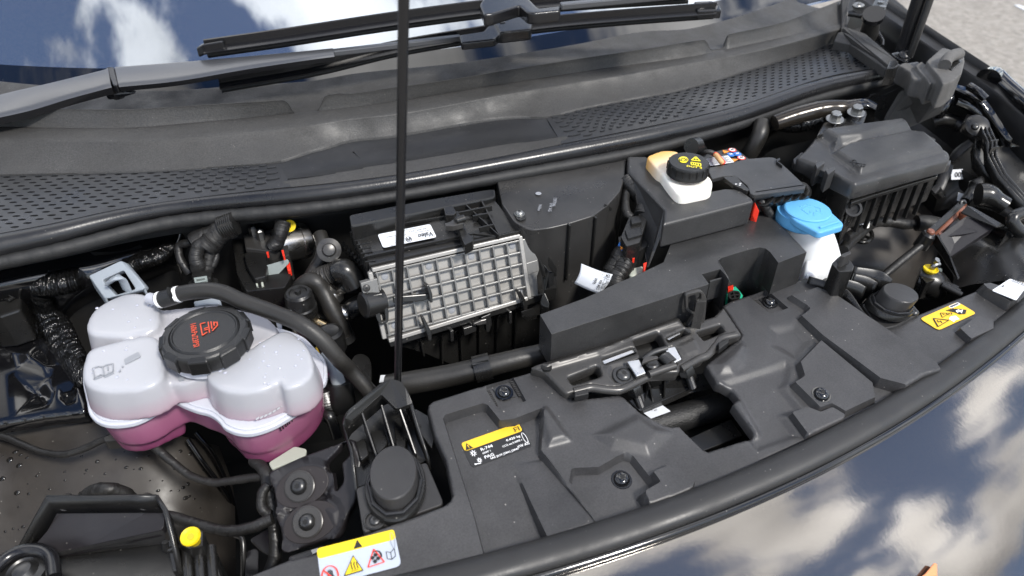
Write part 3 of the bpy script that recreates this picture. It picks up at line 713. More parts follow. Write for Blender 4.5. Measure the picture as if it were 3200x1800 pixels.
# raised scoop above the plate: left rim, back wall, ribs
bk = L('8:50,340,.826 65,290,.836 80,260,.84 330,50,.846 420,20,.85 480,50,.848 550,190,.838 590,330,.828 640,480,.814 675,595,.807', None)
bo = L('8:145,805,.807 110,520,.815 50,340,.826', None)
V = []; Fc = []
wl = bo+bk[1:]
V += [p for p in wl]+[p-Vector((0, 0, .03)) for p in wl]; n = len(wl)
o = mk('rim_wall', V, [[i, i+1, i+1+n, i+n] for i in range(n-1)], 'moulded', lb, 60); m_ = o.modifiers.new('t', 'SOLIDIFY'); m_.thickness = .003; m_.offset = 0
slab('scoop_floor', L('8:145,805,.798 110,520,.797 60,345,.80 330,60,.812 470,60,.815 590,330,.806 675,600,.797', None), .004, 'moulded', lb, 0)
slab('top_flange', fil(L('8:62,290,.838 80,245,.842 330,38,.848 400,10,.852 470,25,.852 520,90,.848 560,190,.839 520,200,.839 440,230,.838 330,120,.842 120,310,.832 80,330,.83', None), .003), .005, 'moulded', lb, .001)
for s_ in ('8:180,250,.834 300,610,.806', '8:325,200,.838 430,560,.808', '8:460,230,.838 575,560,.808'):
    a, b = L(s_, None); slab('rib', [a, b, b-Vector((0, 0, .012)), a-Vector((0, 0, .03))], .0022, 'moulded', lb, .0006, d=Vector((1, 0, 0)))
for s_ in ('8:250,400 350,370 380,480 300,560', '8:420,310 480,280 520,400 500,540 440,520', '8:140,470 210,440 240,560 180,610'):
    slab('pocket', fil(L(s_, .806), .003), .004, 'moulded', lb, .001)
c = W('8', 435, 790, zb+.004)
oval(c, Vector((0, 0, 1)), .0225, 1.42, Vector((.93, -.30, 0)), lb)
lathe('screw_boss', W('8', 285, 1045, zb), [(.0105, -.004), (.0105, .0014), (.009, .0018), (.0078, -.002)], 'moulded', lb, 24)
bolt('screw', W('8', 285, 1045, zb), .0055, 'darksteel', lb, h=.003)
slab('hole_tab', fil(L('8:505,260 580,225 690,290 720,440 700,520 640,440 560,330', .806), .003), .006, 'moulded', lb, .001)
slab('hole', fil(L('8:570,345 600,335 625,345 622,362 590,375 568,365', .8065), .002), .0004, 'dark', lb, 0)
# right stop and its ribbed bracket
rb = thing('stop_bracket', 'black ribbed bracket with the tilted oval rubber stop beside the washer bottle', 'bracket', W('6', 1600, 960, .80))
slab('base_plate', fil(L('6:1385,840 1500,1010 1560,1020 1640,1000 1815,905 1740,820 1640,780', .818), .004), .02, 'caprubber', rb, .0012)
ax = Vector((.30, -.12, 1)).normalized()
oval(W('6', 1590, 855, .822), ax, .0205, 1.36, Vector((.55, -.8, 0)), rb)
bolt('screw', W('6', 1765, 905, .819), .0055, 'darksteel', rb, h=.004)
def wallstrip(name, s, h, m, parent, th=.0025):
    p = spl(L(s, None), 16); V = p+[q-Vector((0, 0, h)) for q in p]; n = len(p)
    o = mk(name, V, [[i, i+1, i+1+n, i+n] for i in range(n-1)], m, parent, 60); k = o.modifiers.new('t', 'SOLIDIFY'); k.thickness = th; k.offset = 0; return o
wallstrip('rib', '6:1000,640,.836 1100,670,.836 1240,720,.834 1300,760,.832 1390,890,.824 1500,1010,.818', .03, 'moulded', rb)
wallstrip('rib', '6:1160,600,.845 1240,650,.843 1350,680,.84 1420,720,.835', .03, 'moulded', rb)
wallstrip('rib', '6:1330,620,.845 1420,640,.842 1480,670,.838 1500,690,.836', .03, 'moulded', rb)
wallstrip('rib', '6:1330,568,.85 1480,590,.848 1560,620,.846 1610,665,.84', .04, 'moulded', rb)
slab('floor_web', L('6:1000,650 1160,600 1330,570 1560,625 1610,670 1500,700 1390,830 1500,1010', .806), .004, 'moulded', rb, 0)
slab('cable_clip', fil(L('6:1165,545 1210,500 1240,480 1310,530 1330,560 1320,600 1220,605', .868), .003), .05, 'moulded', rb, .0012)
slab('clip_tongue', L('6:1230,490 1240,475 1300,450 1310,470 1260,495', .884), .018, 'caprubber', rb, .001)
slab('clip_slot', fil(L('6:1195,520 1250,500 1300,530 1290,548 1230,560', .8685), .003), .0005, 'dark', rb, 0)

# ================================================================== bonnet latch and its carrier
lc = thing('latch_carrier', 'dark moulded carrier with metal bonnet latch, springs and bolts in the cover gap', 'bonnet latch', W('A', 900, 760, .80))
LPo = W('A', 900, 650, .832); LPn = Vector((0, -.22, 1)).normalized(); LF = (LPo, Vector((1, 0, 0)), LPn.cross(Vector((1, 0, 0))).normalized(), LPn)
def La(s, dz=0): return L(s, plane=(LPo+LPn*dz, LPn))
hl = [fil(La(s), .002) for s in ('A:800,490 1005,430 1030,440 1085,555 1060,575 870,640', 'A:540,640 800,550 830,580 820,600 560,690', 'A:250,805 495,705 515,710 540,780 510,800 295,865', 'A:1075,470 1235,395 1250,405 1280,430 1100,505', 'A:1335,420 1530,360 1545,365 1572,415 1395,492')]
hl.append(fil(La('A:755,690 850,650 900,650 1010,600 1130,545 1160,560 1205,650 1130,690 930,770 830,790'), .002))
oc = fil(La('A:-60,720 0,690 600,520 1160,300 1190,300 1240,380 1340,330 1480,290 1560,210 1720,450 1620,470 1480,520 1400,640 1365,655 1200,710 1190,760 930,770 780,860 700,890 560,880 440,860 300,930 240,945 60,760'), .003)
moulded('carrier_plate', oc, [(La('A:0,690 600,520 1160,300 1190,300 1230,370 800,480 520,630 60,760'), .004, .008), (La('A:580,770 610,700 740,670 800,790 700,855 640,855'), -.002, .003), (La('A:1165,540 1310,470 1370,580 1355,600 1240,635'), .002, .003)], 'magnesium', lc, LF, .0018, .014, .002, hl)
slab('carrier_floor', La('A:0,760 600,600 1200,380 1600,280 1720,460 1400,660 900,820 300,960', -.022), .003, 'moulded', lc, 0)
for s_ in ('A:545,665 800,570 815,590 560,690', 'A:1075,470 1190,425 1195,440 1100,490'): slab('metal_strip', La(s_, -.004), .002, 'brightsteel', lc, 0)
slab('latch_plate', La('A:750,668 850,650 908,765 830,795', .007), .004, 'brightsteel', lc, .0008)
slab('latch_plate', La('A:1068,562 1150,542 1208,650 1125,692', .007), .004, 'brightsteel', lc, .0008)
tube('latch_bar', La('A:930,780 1040,740 1150,705', .004), .0045, 'magnesium', lc, 10, 8)
tube('latch_bar', La('A:880,660 960,600 1080,560', .006), .0035, 'darksteel', lc, 10, 8)
sp = La('A:1055,630 1120,690', .002); v, f = [], []
hx = [sp[0].lerp(sp[1], i/60)+LF[1]*math.cos(i*.7)*.007+LPn*math.sin(i*.7)*.007 for i in range(61)]
tube('latch_spring', hx, .0014, 'darksteel', lc, 6)
slab('release_lever', fil(La('A:870,690 890,640 920,625 1005,622 1015,640 940,660', .012), .002), .003, 'magnesium', lc, .0008)
lathe('pivot', La('A:960,705', .0)[0], [(.008, -.01), (.008, .003), (.006, .005)], 'darksteel', lc, 16)
tube('striker_guide', La('A:300,925 380,905 450,890 560,905 680,910 760,880 880,820 930,800', -.003), .0048, 'magnesium', lc, 12, 40)
tube('striker_guide', La('A:1200,735 1350,650 1420,620 1490,540 1540,480 1660,450', -.003), .0048, 'magnesium', lc, 12, 40)
slab('guide_band', La('A:310,920 420,895 430,940 310,965', .006), .008, 'dark', lc, .001); slab('guide_band', La('A:1515,510 1610,465 1600,510 1520,570', .006), .008, 'dark', lc, .001)
bolt('screw', La('A:720,785', .0)[0], .0085, 'darksteel', lc, LPn, washer=.012, h=.005)
def threaded(a, b, r, name, parent):
    d = b-a; n = 34; p = [a+d*i/n for i in range(n+1)]; v, f = tube_data(p, [r*(1 if i % 2 else .8) for i in range(n+1)], 10); return mk(name, v, f, 'darksteel', parent, 20)
for s_ in ('A:815,905,.81 865,1045,.785', 'A:1250,745,.815 1300,885,.79'):
    a, b = L(s_, None); h_ = lathe('stud', a, [(.0095, -.004), (.0095, .006), (.008, .009)], 'darksteel', lc, 6, (a-b)); threaded(a, b, .0048, 'stud_thread', h_)
lathe('screw_hole', La('A:75,720', .0)[0], [(.006, -.004), (.006, .002)], 'dark', lc, 16)
# lower lip of the carrier with stiffening fins
slab('lower_lip', L('A:760,1000,.79 940,900,.80 1190,780,.80 1420,760,.80 1500,840,.787 1300,890,.785 860,1085,.782', None), .01, 'moulded', lc, .001)
for s_ in ('A:935,880,.815 965,1015,.785', 'A:1065,810,.815 1055,985,.786', 'A:930,780,.822 890,1040,.784', 'A:1190,720,.82 1225,880,.79'):
    a, b = L(s_, None); slab('fin', [a, b, b+Vector((.012, .02, 0)), a+Vector((.006, .02, 0))], .002, 'moulded', lc, .0005, d=Vector((1, 0, 0)))
# hook loop standing at the right end
hk = La('A:1240,120 1260,100 1370,75 1395,95 1395,150 1360,380 1250,385 1300,280 1245,240'); b0 = W('A', 1320, 380, .832); hn = Vector((-.25, -1, .15)).normalized()
def Lh(s): return L(s, plane=(b0, hn))
plate('hook_loop', fil(Lh('A:1240,120 1260,102 1370,75 1395,95 1420,150 1400,370 1340,395 1250,385 1310,285 1245,240'), .003), [fil(Lh('A:1262,135 1280,122 1370,95 1372,150 1330,170 1325,260 1300,262 1265,225'), .003)], .006, 'magnesium', lc, .0008)
slab('hook_rib', L('A:1330,175,.875 1410,155,.878 1415,170,.876 1345,190,.872', None), .045, 'magnesium', lc, .001)

# ================================================================== air duct and radiator hose seen through the gap
o = slab('lower_crossmember', L('A:560,1040 1500,800 1900,900 1900,1350 1380,1420 900,1150', .735), .02, 'moulded', None, .001); tag(o, 'black crossmember seen deep in the gap under the latch', 'crossmember')
rd = thing('ribbed_duct', 'black woven round duct lying in the gap under the latch', 'duct', W('A', 1300, 1150, .75))
p = spl(L('A:900,1220,.752 1350,1095,.752 1780,965,.752', None), 90)
tube('duct_skin', p, .0165, mat('weave', (.012, .012, .012), .45, bump=.8, bscale=700, bdist=.001), rd, 24)
slab('ledge', L('A:1230,1330 1620,1150 1720,1290 1390,1420', .764), .008, 'moulded', rd, .001)
q = L('A:870,1090 1035,1030 1095,1105 950,1150', .775); lab = Lab(q[0], q[1], q[3])
st = thing('code_sticker', 'small white code sticker beside the woven duct in the latch gap', 'sticker', q[0])
pl_ = lab.plate('sticker_sheet', 0, 0, 1, 1, 'labelwhite', st, .001)
lab.text('sticker_text', 'UT4', .62, .30, .003, 'ink', pl_, flip=True, w=.15); lab.text('sticker_text', 'Made in', .45, .15, .003, 'ink', pl_, flip=True, w=.25)
# ================================================================== left inner bay panels (parts of the car body)
lw = loft('wheel_liner', [L('7:-400,420,.72 0,352,.715 300,315,.715 640,275,.712 900,330,.70 1300,420,.68 1600,500,.62', None), L('7:-400,520,.715 0,460,.70 400,430,.698 800,480,.695 1150,620,.675 1450,760,.64 1700,800,.58', None),
      L('7:-400,760,.70 0,700,.685 450,680,.685 900,720,.675 1250,860,.65 1500,1000,.61 1720,1100,.55', None), L('7:-400,1100,.66 0,1000,.655 500,960,.655 950,1000,.645 1300,1130,.62 1550,1300,.57 1720,1449,.52', None),
      L('7:-400,1600,.60 0,1500,.60 500,1500,.59 1000,1500,.58 1300,1550,.56 1500,1700,.52 1700,1800,.50', None)], 'liner', car, 50, 24)
# pressed panel behind the tank
PPo = W('7', 300, 130, .752); pn = Vector((.05, -.32, 1)).normalized(); PF = (PPo, Vector((1, 0, 0)), pn.cross(Vector((1, 0, 0))).normalized(), pn)
def Lp(s, dz=0): return L(s, plane=(PPo+pn*dz, pn))
moulded('pressed_panel', fil(Lp('4:-300,1120 0,1115 310,1060 420,1130 590,1390 7:660,200 640,270 300,300 0,345 -300,390'), .004), [
    (Lp('4:60,1180 250,1100 330,1120 430,1300 350,1390 100,1330'), .010, .035), (Lp('7:30,-40 120,-70 420,-40 400,230 60,310'), -.010, .05), (Lp('7:160,60 330,20 420,90 380,200 200,180'), -.008, .03), (Lp('7:420,70 500,40 580,90 570,190 480,220 410,150'), -.006, .02)], 'blackpaint', car, PF, .003, .012, .008)
bolt('panel_bolt', Lp('7:510,100', -.004)[0], .009, 'blackpaint', car, pn, hexhead=True, h=.012, star=False)
# strut tower and side of the bay
loft('strut_tower', [L('4:-250,640,.87 150,575,.87 500,470,.87 900,380,.87 1300,330,.865 1400,340,.85', None), L('4:-250,800,.85 160,720,.85 500,620,.855 900,530,.855 1250,480,.845 1330,560,.82', None), L('4:-250,950,.80 160,930,.79 500,830,.81 800,720,.82 1250,620,.80 1340,760,.76', None),
      L('4:-250,1150,.74 160,1100,.74 450,1080,.74 700,900,.74 1250,800,.72 1400,1000,.68', None), L('4:-250,1300,.66 160,1300,.66 500,1300,.66 700,1100,.66 1250,1000,.62 1400,1100,.58', None)], 'blackpaint', car, 40, 20)
loft('spring_cup', [L('4:640,440,.872 800,400,.876 900,385,.876 1000,365,.874 1010,350,.88', None), L('4:650,420,.878 800,385,.882 900,365,.882 980,350,.882 990,330,.884', None)], 'darksteel', car, 20)
def sealant(s, r, nm='seam_sealant', wob=.07, n=14, res=70, flat=.8):
    return tube(nm, L(s, None), r, 'sealant', car, n, res, wob, flat)
sealant('4:285,700,.842 380,690,.845 480,675,.848 600,650,.848', [.016, .0185, .0185, .016])
sealant('4:920,570,.853 1050,520,.856 1150,490,.856 1260,410,.858', [.0125, .013, .0125, .009])
sealant('4:300,770,.832 330,900,.80 380,1020,.785 450,1150,.772 570,1330,.76 640,1430,.75', [.012, .015, .015, .015, .014, .013])
sealant('4:350,900,.80 440,960,.79 520,1130,.778 590,1250,.768', [.008, .010, .010, .009])
sealant('4:-250,1070,.77 -50,1050,.775 140,1015,.778 300,1000,.785', [.012, .013, .013, .012]); sealant('4:-250,1110,.765 -50,1085,.768 140,1060,.77 320,1050,.775', .009)
# dark box at the far left
o = slab('side_box', L('4:-120,600 150,565 158,700 150,880 0,930 -120,940', .83), .05, 'moulded', None, .003); tag(o, 'dark plastic box at the left edge beneath the cowl seal', 'box')
slab('ridge', L('4:-120,720,.836 60,790,.836 150,740,.836 150,755,.836 60,810,.836 -120,740,.836', None), .004, 'moulded', o, .001)

# ================================================================== coolant tank
tank = thing('coolant_tank', 'translucent white lobed coolant tank with pink fluid and black pressure cap', 'coolant tank', W('4', 1400, 1300, .77))
ZT, ZF = .857, .817
def solid(V, F, p, h, inset=0, d=DN):
    v, f = slab_data(p, h, d, inset); k = len(V); V += v; F += [[i+k for i in g] for g in f]
def grow(p, r):
    c_ = sum(p, Vector())/len(p); return [a+Vector((a.x-c_.x, a.y-c_.y, 0)).normalized()*r for a in p]
def moulding(name, blocks, m, parent, vox=.0026, it=8):
    V, F = [], []
    for p, h, ins in blocks: solid(V, F, p, h, ins)
    me = bpy.data.meshes.new(name); me.from_pydata([tuple(a) for a in V], [], F)
    b = bmesh.new(); b.from_mesh(me); bmesh.ops.recalc_face_normals(b, faces=b.faces); b.to_mesh(me); b.free()
    o = link(name, me, m, parent)
    r = o.modifiers.new('r', 'REMESH'); r.mode = 'VOXEL'; r.voxel_size = vox; r.use_smooth_shade = True
    s = o.modifiers.new('s', 'SMOOTH'); s.iterations = it; s.factor = .6
    return o
lobe1 = fil(L('4:640,1165 860,1105 1110,1060 1165,1110 1195,1250 1190,1370 1120,1430 980,1470 760,1480 630,1440 592,1360 610,1260', ZT), .012, 5)
lobe2 = fil(L('4:640,1060 625,980 680,880 780,815 900,762 1000,752 1080,775 1150,850 1170,960 1130,1030 860,1080', ZT), .012, 5)
lobe3a = fil(L('4:1500,1340 1540,1270 1790,1165 1830,1170 2010,1325 2040,1400 1940,1460 1780,1490 1620,1470 1530,1410', ZT), .012, 5)
lobe3b = fil(L('4:1815,1160 2030,1040 2110,1030 2220,1110 2280,1230 2290,1340 2210,1420 2060,1470 2040,1340', ZT), .012, 5)
mid = fil(L('4:1000,950 1200,880 1600,840 1950,930 2050,1040 1800,1180 1500,1380 1280,1440 1130,1340 1050,1100', ZT-.012), .012, 5)
H1 = ZT-ZF
tb = [(lobe1, H1, -.007), (lobe2, H1, -.007), (lobe3a, H1, -.007), (lobe3b, H1, -.007), (mid, H1-.012, -.004)]
mt = mat('tankplastic', (.8, .81, .85), .27, sss=.08, bump=.06, bscale=120, bdist=.002)
t_ = mt.node_tree; b_ = t_.nodes['Principled BSDF']; tc_ = t_.nodes.new('ShaderNodeTexCoord'); sx_ = t_.nodes.new('ShaderNodeSeparateXYZ'); t_.links.new(tc_.outputs['Object'], sx_.inputs[0])
nz_ = t_.nodes.new('ShaderNodeTexNoise'); nz_.inputs['Scale'].default_value = 30; t_.links.new(tc_.outputs['Object'], nz_.inputs[0])
ad_ = t_.nodes.new('ShaderNodeMath'); ad_.operation = 'MULTIPLY_ADD'; t_.links.new(nz_.outputs[0], ad_.inputs[0]); ad_.inputs[1].default_value = .010; t_.links.new(sx_.outputs[2], ad_.inputs[2])
rp_ = t_.nodes.new('ShaderNodeValToRGB'); mr_ = t_.nodes.new('ShaderNodeMapRange'); t_.links.new(ad_.outputs[0], mr_.inputs[0]); mr_.inputs[1].default_value = .758; mr_.inputs[2].default_value = .868; t_.links.new(mr_.outputs[0], rp_.inputs[0])
e_ = rp_.color_ramp.elements; e_[0].position = .0; e_[0].color = (.21, .05, .12, 1); e_[1].position = 1; e_[1].color = (.37, .38, .405, 1)
for pos, col in ((.35, (.29, .105, .18, 1)), (.53, (.33, .16, .23, 1)), (.64, (.36, .285, .32, 1)), (.78, (.36, .352, .375, 1))):
    e = e_.new(pos); e.color = col
t_.links.new(rp_.outputs[0], b_.inputs['Base Color'])
moulding('upper_shell', tb, 'tankplastic', tank)
# waist flange follows the outline of the lobes
flg = L('7:630,175 650,265 720,325 830,345 980,325 1110,265 1210,195 1265,172 1330,200 1420,235 1520,262 1590,310 1640,365 1740,402 1850,402 2000,352 2150,262 2260,172 2340,70 4:2380,1400 2388,1320 2370,1240 2300,1160 2180,1060 1900,1000 1500,1100 1100,950 800,1000 680,1150 625,1260 600,1390', ZF)
flg = spl(flg+[flg[0]], 160)[:-1]
slab('waist_flange', flg, .0075, 'tankneck', tank, .0022, smooth=40)
def shrink(p, r):
    n = len(p); out = []
    for i, a in enumerate(p):
        t = (p[(i+1) % n]-p[i-1]); nr = Vector((t.y, -t.x, 0)).normalized(); out.append(a-nr*r)
    return out
ar = sum(a.x*b.y-b.x*a.y for a, b in zip(flg, flg[1:]+flg[:1])); sg = 1 if ar > 0 else -1
fi = shrink(flg, sg*.0035); slab('flange_bead', [p+Vector((0, 0, .0022)) for p in fi], .004, 'tankneck', tank, .0015, smooth=40)
lo = shrink(flg, sg*.007); lob = [p-Vector((0, 0, .006)) for p in lo]
lowL = fil(L('7:640,215 720,300 830,320 980,300 1120,235 1230,180 1300,150 4:1250,1200 1000,1000 700,1150 630,1300', ZF-.004), .01, 5)
lowR = fil(L('7:1600,290 1660,360 1750,385 1860,385 2010,330 2150,245 2260,150 2330,50 4:2360,1300 2200,1100 1900,1000 1500,1150 7:1500,200', ZF-.004), .01, 5)
moulding('lower_shell', [(lob, .040, .004), (lowL, .062, .008), (lowR, .066, .008)], 'tankplastic', tank, .0026, 7)
# neck bracket at the back
plate('mount_loop', fil(L('4:648,635,.872 880,525,.885 905,535,.885 1062,715,.864 1050,735,.862 780,800,.855 760,790,.856', None), .003), [fil(L('4:740,665,.870 890,590,.88 985,730,.864 840,775,.858', None), .003)], .010, 'clearplastic', tank, .001)
tube('loop_tongue', L('4:800,680,.872 850,650,.882 890,660,.878 930,740,.86', None), .008, 'clearplastic', tank, 8, 14, 0, .35)
slab('loop_side', L('4:648,635,.872 660,630,.873 780,790,.856 760,795,.855', None), .018, 'clearplastic', tank, .001); slab('loop_side', L('4:885,525,.885 905,535,.885 1062,715,.864 1045,720,.864', None), .014, 'clearplastic', tank, .001)
for s_ in ('4:2045,875,.872 2060,865,.876 2095,890,.87 2085,905,.868', '4:2105,890,.872 2120,880,.876 2160,905,.87 2145,922,.866', '4:2015,985,.858 2035,935,.868 2050,960,.862 2050,990,.858'): slab('hose_clip', L(s_, None), .008, 'tankneck', tank, .001)
slab('sight_window', L('4:1290,1330 1340,1345 1345,1395 1305,1400', ZT-.0105), .002, 'inkgrey', tank, 0)
# printed book sign and patch on the left lobe
lz = ZT+.0012
def P2(s): return L(s, lz)
def strokes(name, lst, wd, m, parent, z):
    V = []
    for a, b in lst:
        A, B = W('4', a[0], a[1], z), W('4', b[0], b[1], z); d = (B-A); n = Vector((-d.y, d.x, 0)).normalized()*wd/2; V.append(([A+n, B+n, B-n, A-n], .0012))
    return join_slabs(name, V, m, parent, 0)
bk_ = [(675, 1310), (690, 1380), (735, 1355), (760, 1365), (825, 1330), (822, 1275), (775, 1285), (745, 1300), (720, 1295)]
strokes('book_sign', [(bk_[i], bk_[(i+1) % 9]) for i in range(9)]+[((748, 1300), (760, 1362)), ((785, 1295), (788, 1325)), ((790, 1338), (791, 1344)), ((690, 1380), (685, 1392)), ((685, 1388), (740, 1370)), ((760, 1375), (830, 1342))], .0014, 'inkgrey', tank, lz)
slab('printed_patch', fil(L('4:903,1245 1010,1188 1028,1225 915,1282', lz), .002), .001, 'inkgrey', tank, 0)
slab('printed_drop', fil(L('4:886,1292 900,1288 902,1300 890,1306', lz), .001), .001, 'inkgrey', tank, 0); slab('printed_drop', fil(L('4:862,1330 880,1315 882,1330 868,1340', lz), .001), .001, 'inkgrey', tank, 0)
# min marks
for k in range(8):
    t = k/7; a = W('7', 1870+t*215, 312-t*120-t*(1-t)*-60, .828); slab('level_dash', [a, a+Vector((.0035, .0012, .0003)), a+Vector((.0035, .0022, .0013)), a+Vector((0, .001, .001))], .0006, 'inkgrey', tank, 0, d=Vector((0, 1, 0)))
text('level_text', 'min', W('7', 2060, 358, .800)+Vector((-.003, -.006, 0)), Vector((.85, .5, 0)), Vector((0, .25, 1)), .012, 'ink', tank)
# pressure cap
cc_ = W('4', 1490, 1035, .882); R0 = .0455
cp = lathe('pressure_cap', cc_-Vector((0, 0, .022)), [(R0*.96, 0), (R0, .003), (R0, .016), (R0*.97, .019), (R0*.93, .0205), (R0*.80, .0205), (R0*.785, .0195), (R0*.74, .022), (R0*.72, .022), (R0*.695, .0205), (.001, .0205)], 'capblack', tank, 64, smooth=25)
for k in range(9):
    a = k*2*math.pi/9+.25; d = Vector((math.cos(a), math.sin(a), 0)); s = Vector((-d.y, d.x, 0)); c0 = cc_+d*R0*.99-Vector((0, 0, .013))
    slab('grip_lug', [c0+s*.0105+d*.0015+Vector((0, 0, .0095)), c0+s*.008-d*.006+Vector((0, 0, .0128)), c0-s*.008-d*.006+Vector((0, 0, .0128)), c0-s*.0105+d*.0015+Vector((0, 0, .0095))], .018, 'capblack', cp, .0018)
lathe('cap_neck', cc_-Vector((0, 0, .032)), [(R0*.9, 0), (R0*.9, .012)], 'tankneck', tank, 40)
ct = cc_+Vector((0, 0, -.0011))
p0, p1 = W('4', 1390, 985, ct.z), W('4', 1408, 1110, ct.z); ex = p1-p0
text('cap_text', '160kPa/23PSI', p0, ex, Vector((-ex.y, ex.x, 0)), .0082, 'inkorange', cp, lift=.0003, sx=.95)
V = []
for a, b in [((1462, 985), (1478, 1068)), ((1478, 1068), (1512, 1045)), ((1462, 985), (1500, 975)), ((1520, 970), (1530, 1048)), ((1540, 968), (1548, 1020)), ((1560, 970), (1565, 1000)), ((1584, 970), (1588, 995)), ((1588, 995), (1550, 1035)), ((1575, 970), (1560, 985)), ((1490, 1020), (1525, 1008)), ((1490, 1030), (1520, 1025))]:
    A, B = W('4', *a, ct.z+.0008), W('4', *b, ct.z+.0008); d = (B-A); n = Vector((-d.y, d.x, 0)).normalized()*.0006; V.append(([A+n, B+n, B-n, A-n], .0006))
join_slabs('cap_sign', V, 'inkorange', cp, 0)
# water drops on the tank
mat('water', (.42, .43, .50), .05, spec=.8)
random.seed(3); dv, df = [], []
for k in range(46):
    u, v_ = random.choice([(random.uniform(650, 1130), random.uniform(1150, 1420)), (random.uniform(700, 1120), random.uniform(830, 1020)), (random.uniform(1560, 1980), random.uniform(1230, 1440)), (random.uniform(1880, 2220), random.uniform(1080, 1400))])
    p = W('4', u, v_, ZT+.0002); a, b = lathe_data(p, [(r_*q, h_*q) for q in [random.uniform(.35, .95)] for r_, h_ in ((.0022, 0), (.0019, .0005), (.0011, .0009), (.0003, .001))], 10, None, 1, random.uniform(.6, 1)); i = len(dv); dv += a; df += [[x+i for x in g] for g in f] if False else [[x+i for x in g] for g in b]
o = mk('water_drops', dv, df, 'water', tank, 40); tag(o, kind='stuff')

# ================================================================== hoses beside the tank
hs = thing('overflow_hose', 'thick black rubber hose with white painted end arching over the coolant tank', 'hose', W('4', 2000, 900, .8))
tube('hose_body', L('4:1155,815,.872 1300,770,.880 1480,742,.888 1620,755,.888 1780,825,.882 2000,905,.876 2200,990,.870 2350,1100,.855 2470,1240,.83 D:480,1150,.805 640,1330,.775 760,1520,.74', None), .0092, 'hose', hs, 16, 110, .008)
for a_, b_, m_, r_ in (('4:1185,808,.873', '4:1300,772,.880', 'capblack', .0102), ('4:1165,812,.873', '4:1182,808,.874', 'inkwhite', .0098), ('4:1285,775,.88', '4:1310,768,.881', 'inkwhite', .0097)):
    a, b = L(a_+' '+b_, None); tube('paint_band' if m_ == 'inkwhite' else 'spring_clamp', [a, b], r_, m_, hs, 16)
slab('clamp_ear', L('4:1210,720,.897 1240,712,.898 1250,760,.89 1220,770,.889', None), .012, 'capblack', hs, .001)
tube('hose_stub', L('4:1095,800,.868 1160,813,.872', None), .0068, 'tankneck', hs, 12)
# thin vacuum tubes seen under the tank
for lb_, s_ in zip(('left one of two thin glossy pipes curving down behind the pink tank bottom', 'right one of two thin glossy pipes curving down behind the pink tank bottom'), ('7:1370,450,.69 1500,640,.66 1620,800,.62 1690,950,.56 1720,1150,.5', '7:1430,400,.69 1560,560,.66 1660,780,.61 1710,950,.56 1740,1150,.5')):
    o = tube('thin_pipe', L(s_, None), .0028, 'blackpaint', None, 8, 30); tag(o, lb_, 'pipe', 'thin pipes under the tank')

# ================================================================== taped wire across the liner
def harness(name, label, s, r, wob=.10, res=120, cat='cable', m='tape'):
    o = tube(name, L(s, None), r, m, None, 10, res, wob); return tag(o, label, cat)
def twist(s, r, res=220):
    p = curve(L(s, None), res); return p, [r*(1-.03*random.random()+.06*math.sin(i*.043)) for i in range(res+1)]
def taped(name, label, s, r, parent=None, res=220):
    p, q = twist(s, r, res); n = 14; v, f = tube_data(p, q, n); ph = random.random()*9; stp = (p[1]-p[0]).length
    for i in range(res+1):                              # overlapping spiral turns of tape, creased by hand
        for k in range(n):
            t = (i*stp/.017+k/n+ph) % 1; j = i*n+k; v[j] = p[i]+(v[j]-p[i])*(1+.085*t+.05*math.sin(i*stp*260+k*1.7+ph)*math.sin(i*stp*90+k*.9))
    o = mk(name, v, f, 'tape', parent, 40)
    return tag(o, label, 'cable') if not parent else o
lh = thing('sensor_cable', 'black taped cable sagging across the liner from the tank sensor', 'cable', W('7', 700, 450, .74))
taped('cable_run', None, '7:-300,380,.735 0,425,.73 150,480,.728 300,540,.726 470,560,.728 620,515,.735 740,460,.745 800,440,.75', .0038, lh)
taped('cable_run', None, '7:1000,430,.755 1070,460,.753 1180,550,.745 1300,650,.735 1400,720,.73 1550,765,.73 1700,752,.735 1850,730,.742 1990,720,.75', .0044, lh)
slab('plug', fil(L('7:752,430 830,405 1020,388 1050,410 1030,445 850,460 760,468', .762), .003), .014, 'moulded', lh, .001)
slab('plug_rib', L('7:830,400 925,392 930,410 835,420', .767), .004, 'capblack', lh, .0006)
slab('tank_clip', L('7:848,345 905,335 910,385 880,395 855,380', .785), .014, 'tankneck', lh, .001)
tube('plug_boot', L('7:985,405,.765 1040,430,.758 1090,475,.752', None), .0072, 'tape', lh, 10, 10, .05)
taped('lower_cable', 'black taped cable running from the lamp housing to the washer plate', '7:1180,1005,.735 1260,1020,.735 1400,1060,.735 1550,1100,.735 1700,1120,.74 1850,1090,.745 1990,1030,.75', .0056)
taped('loop_cable', 'black taped cable loop peeking out above the lamp housing bracket', '7:620,880,.72 690,830,.735 780,815,.745 880,840,.735 960,890,.72', .0075)
slab('tape_flag', L('7:700,815,.742 762,775,.748 800,830,.744', None), .0008, 'tape', bpy.data.objects['loop_cable'], 0)
taped('edge_cable', 'black taped cable bundle looping down the edge of the washer plate', '7:1850,600,.75 1930,680,.752 1960,800,.745 1985,950,.735 2005,1120,.725 2010,1300,.71 1960,1430,.70', .0062)
taped('drop_cable', 'small black cable bent in a narrow loop beside the washer plate', '7:1960,780,.755 1915,850,.75 1910,940,.745 1960,1000,.74 1985,1000,.74', .005)

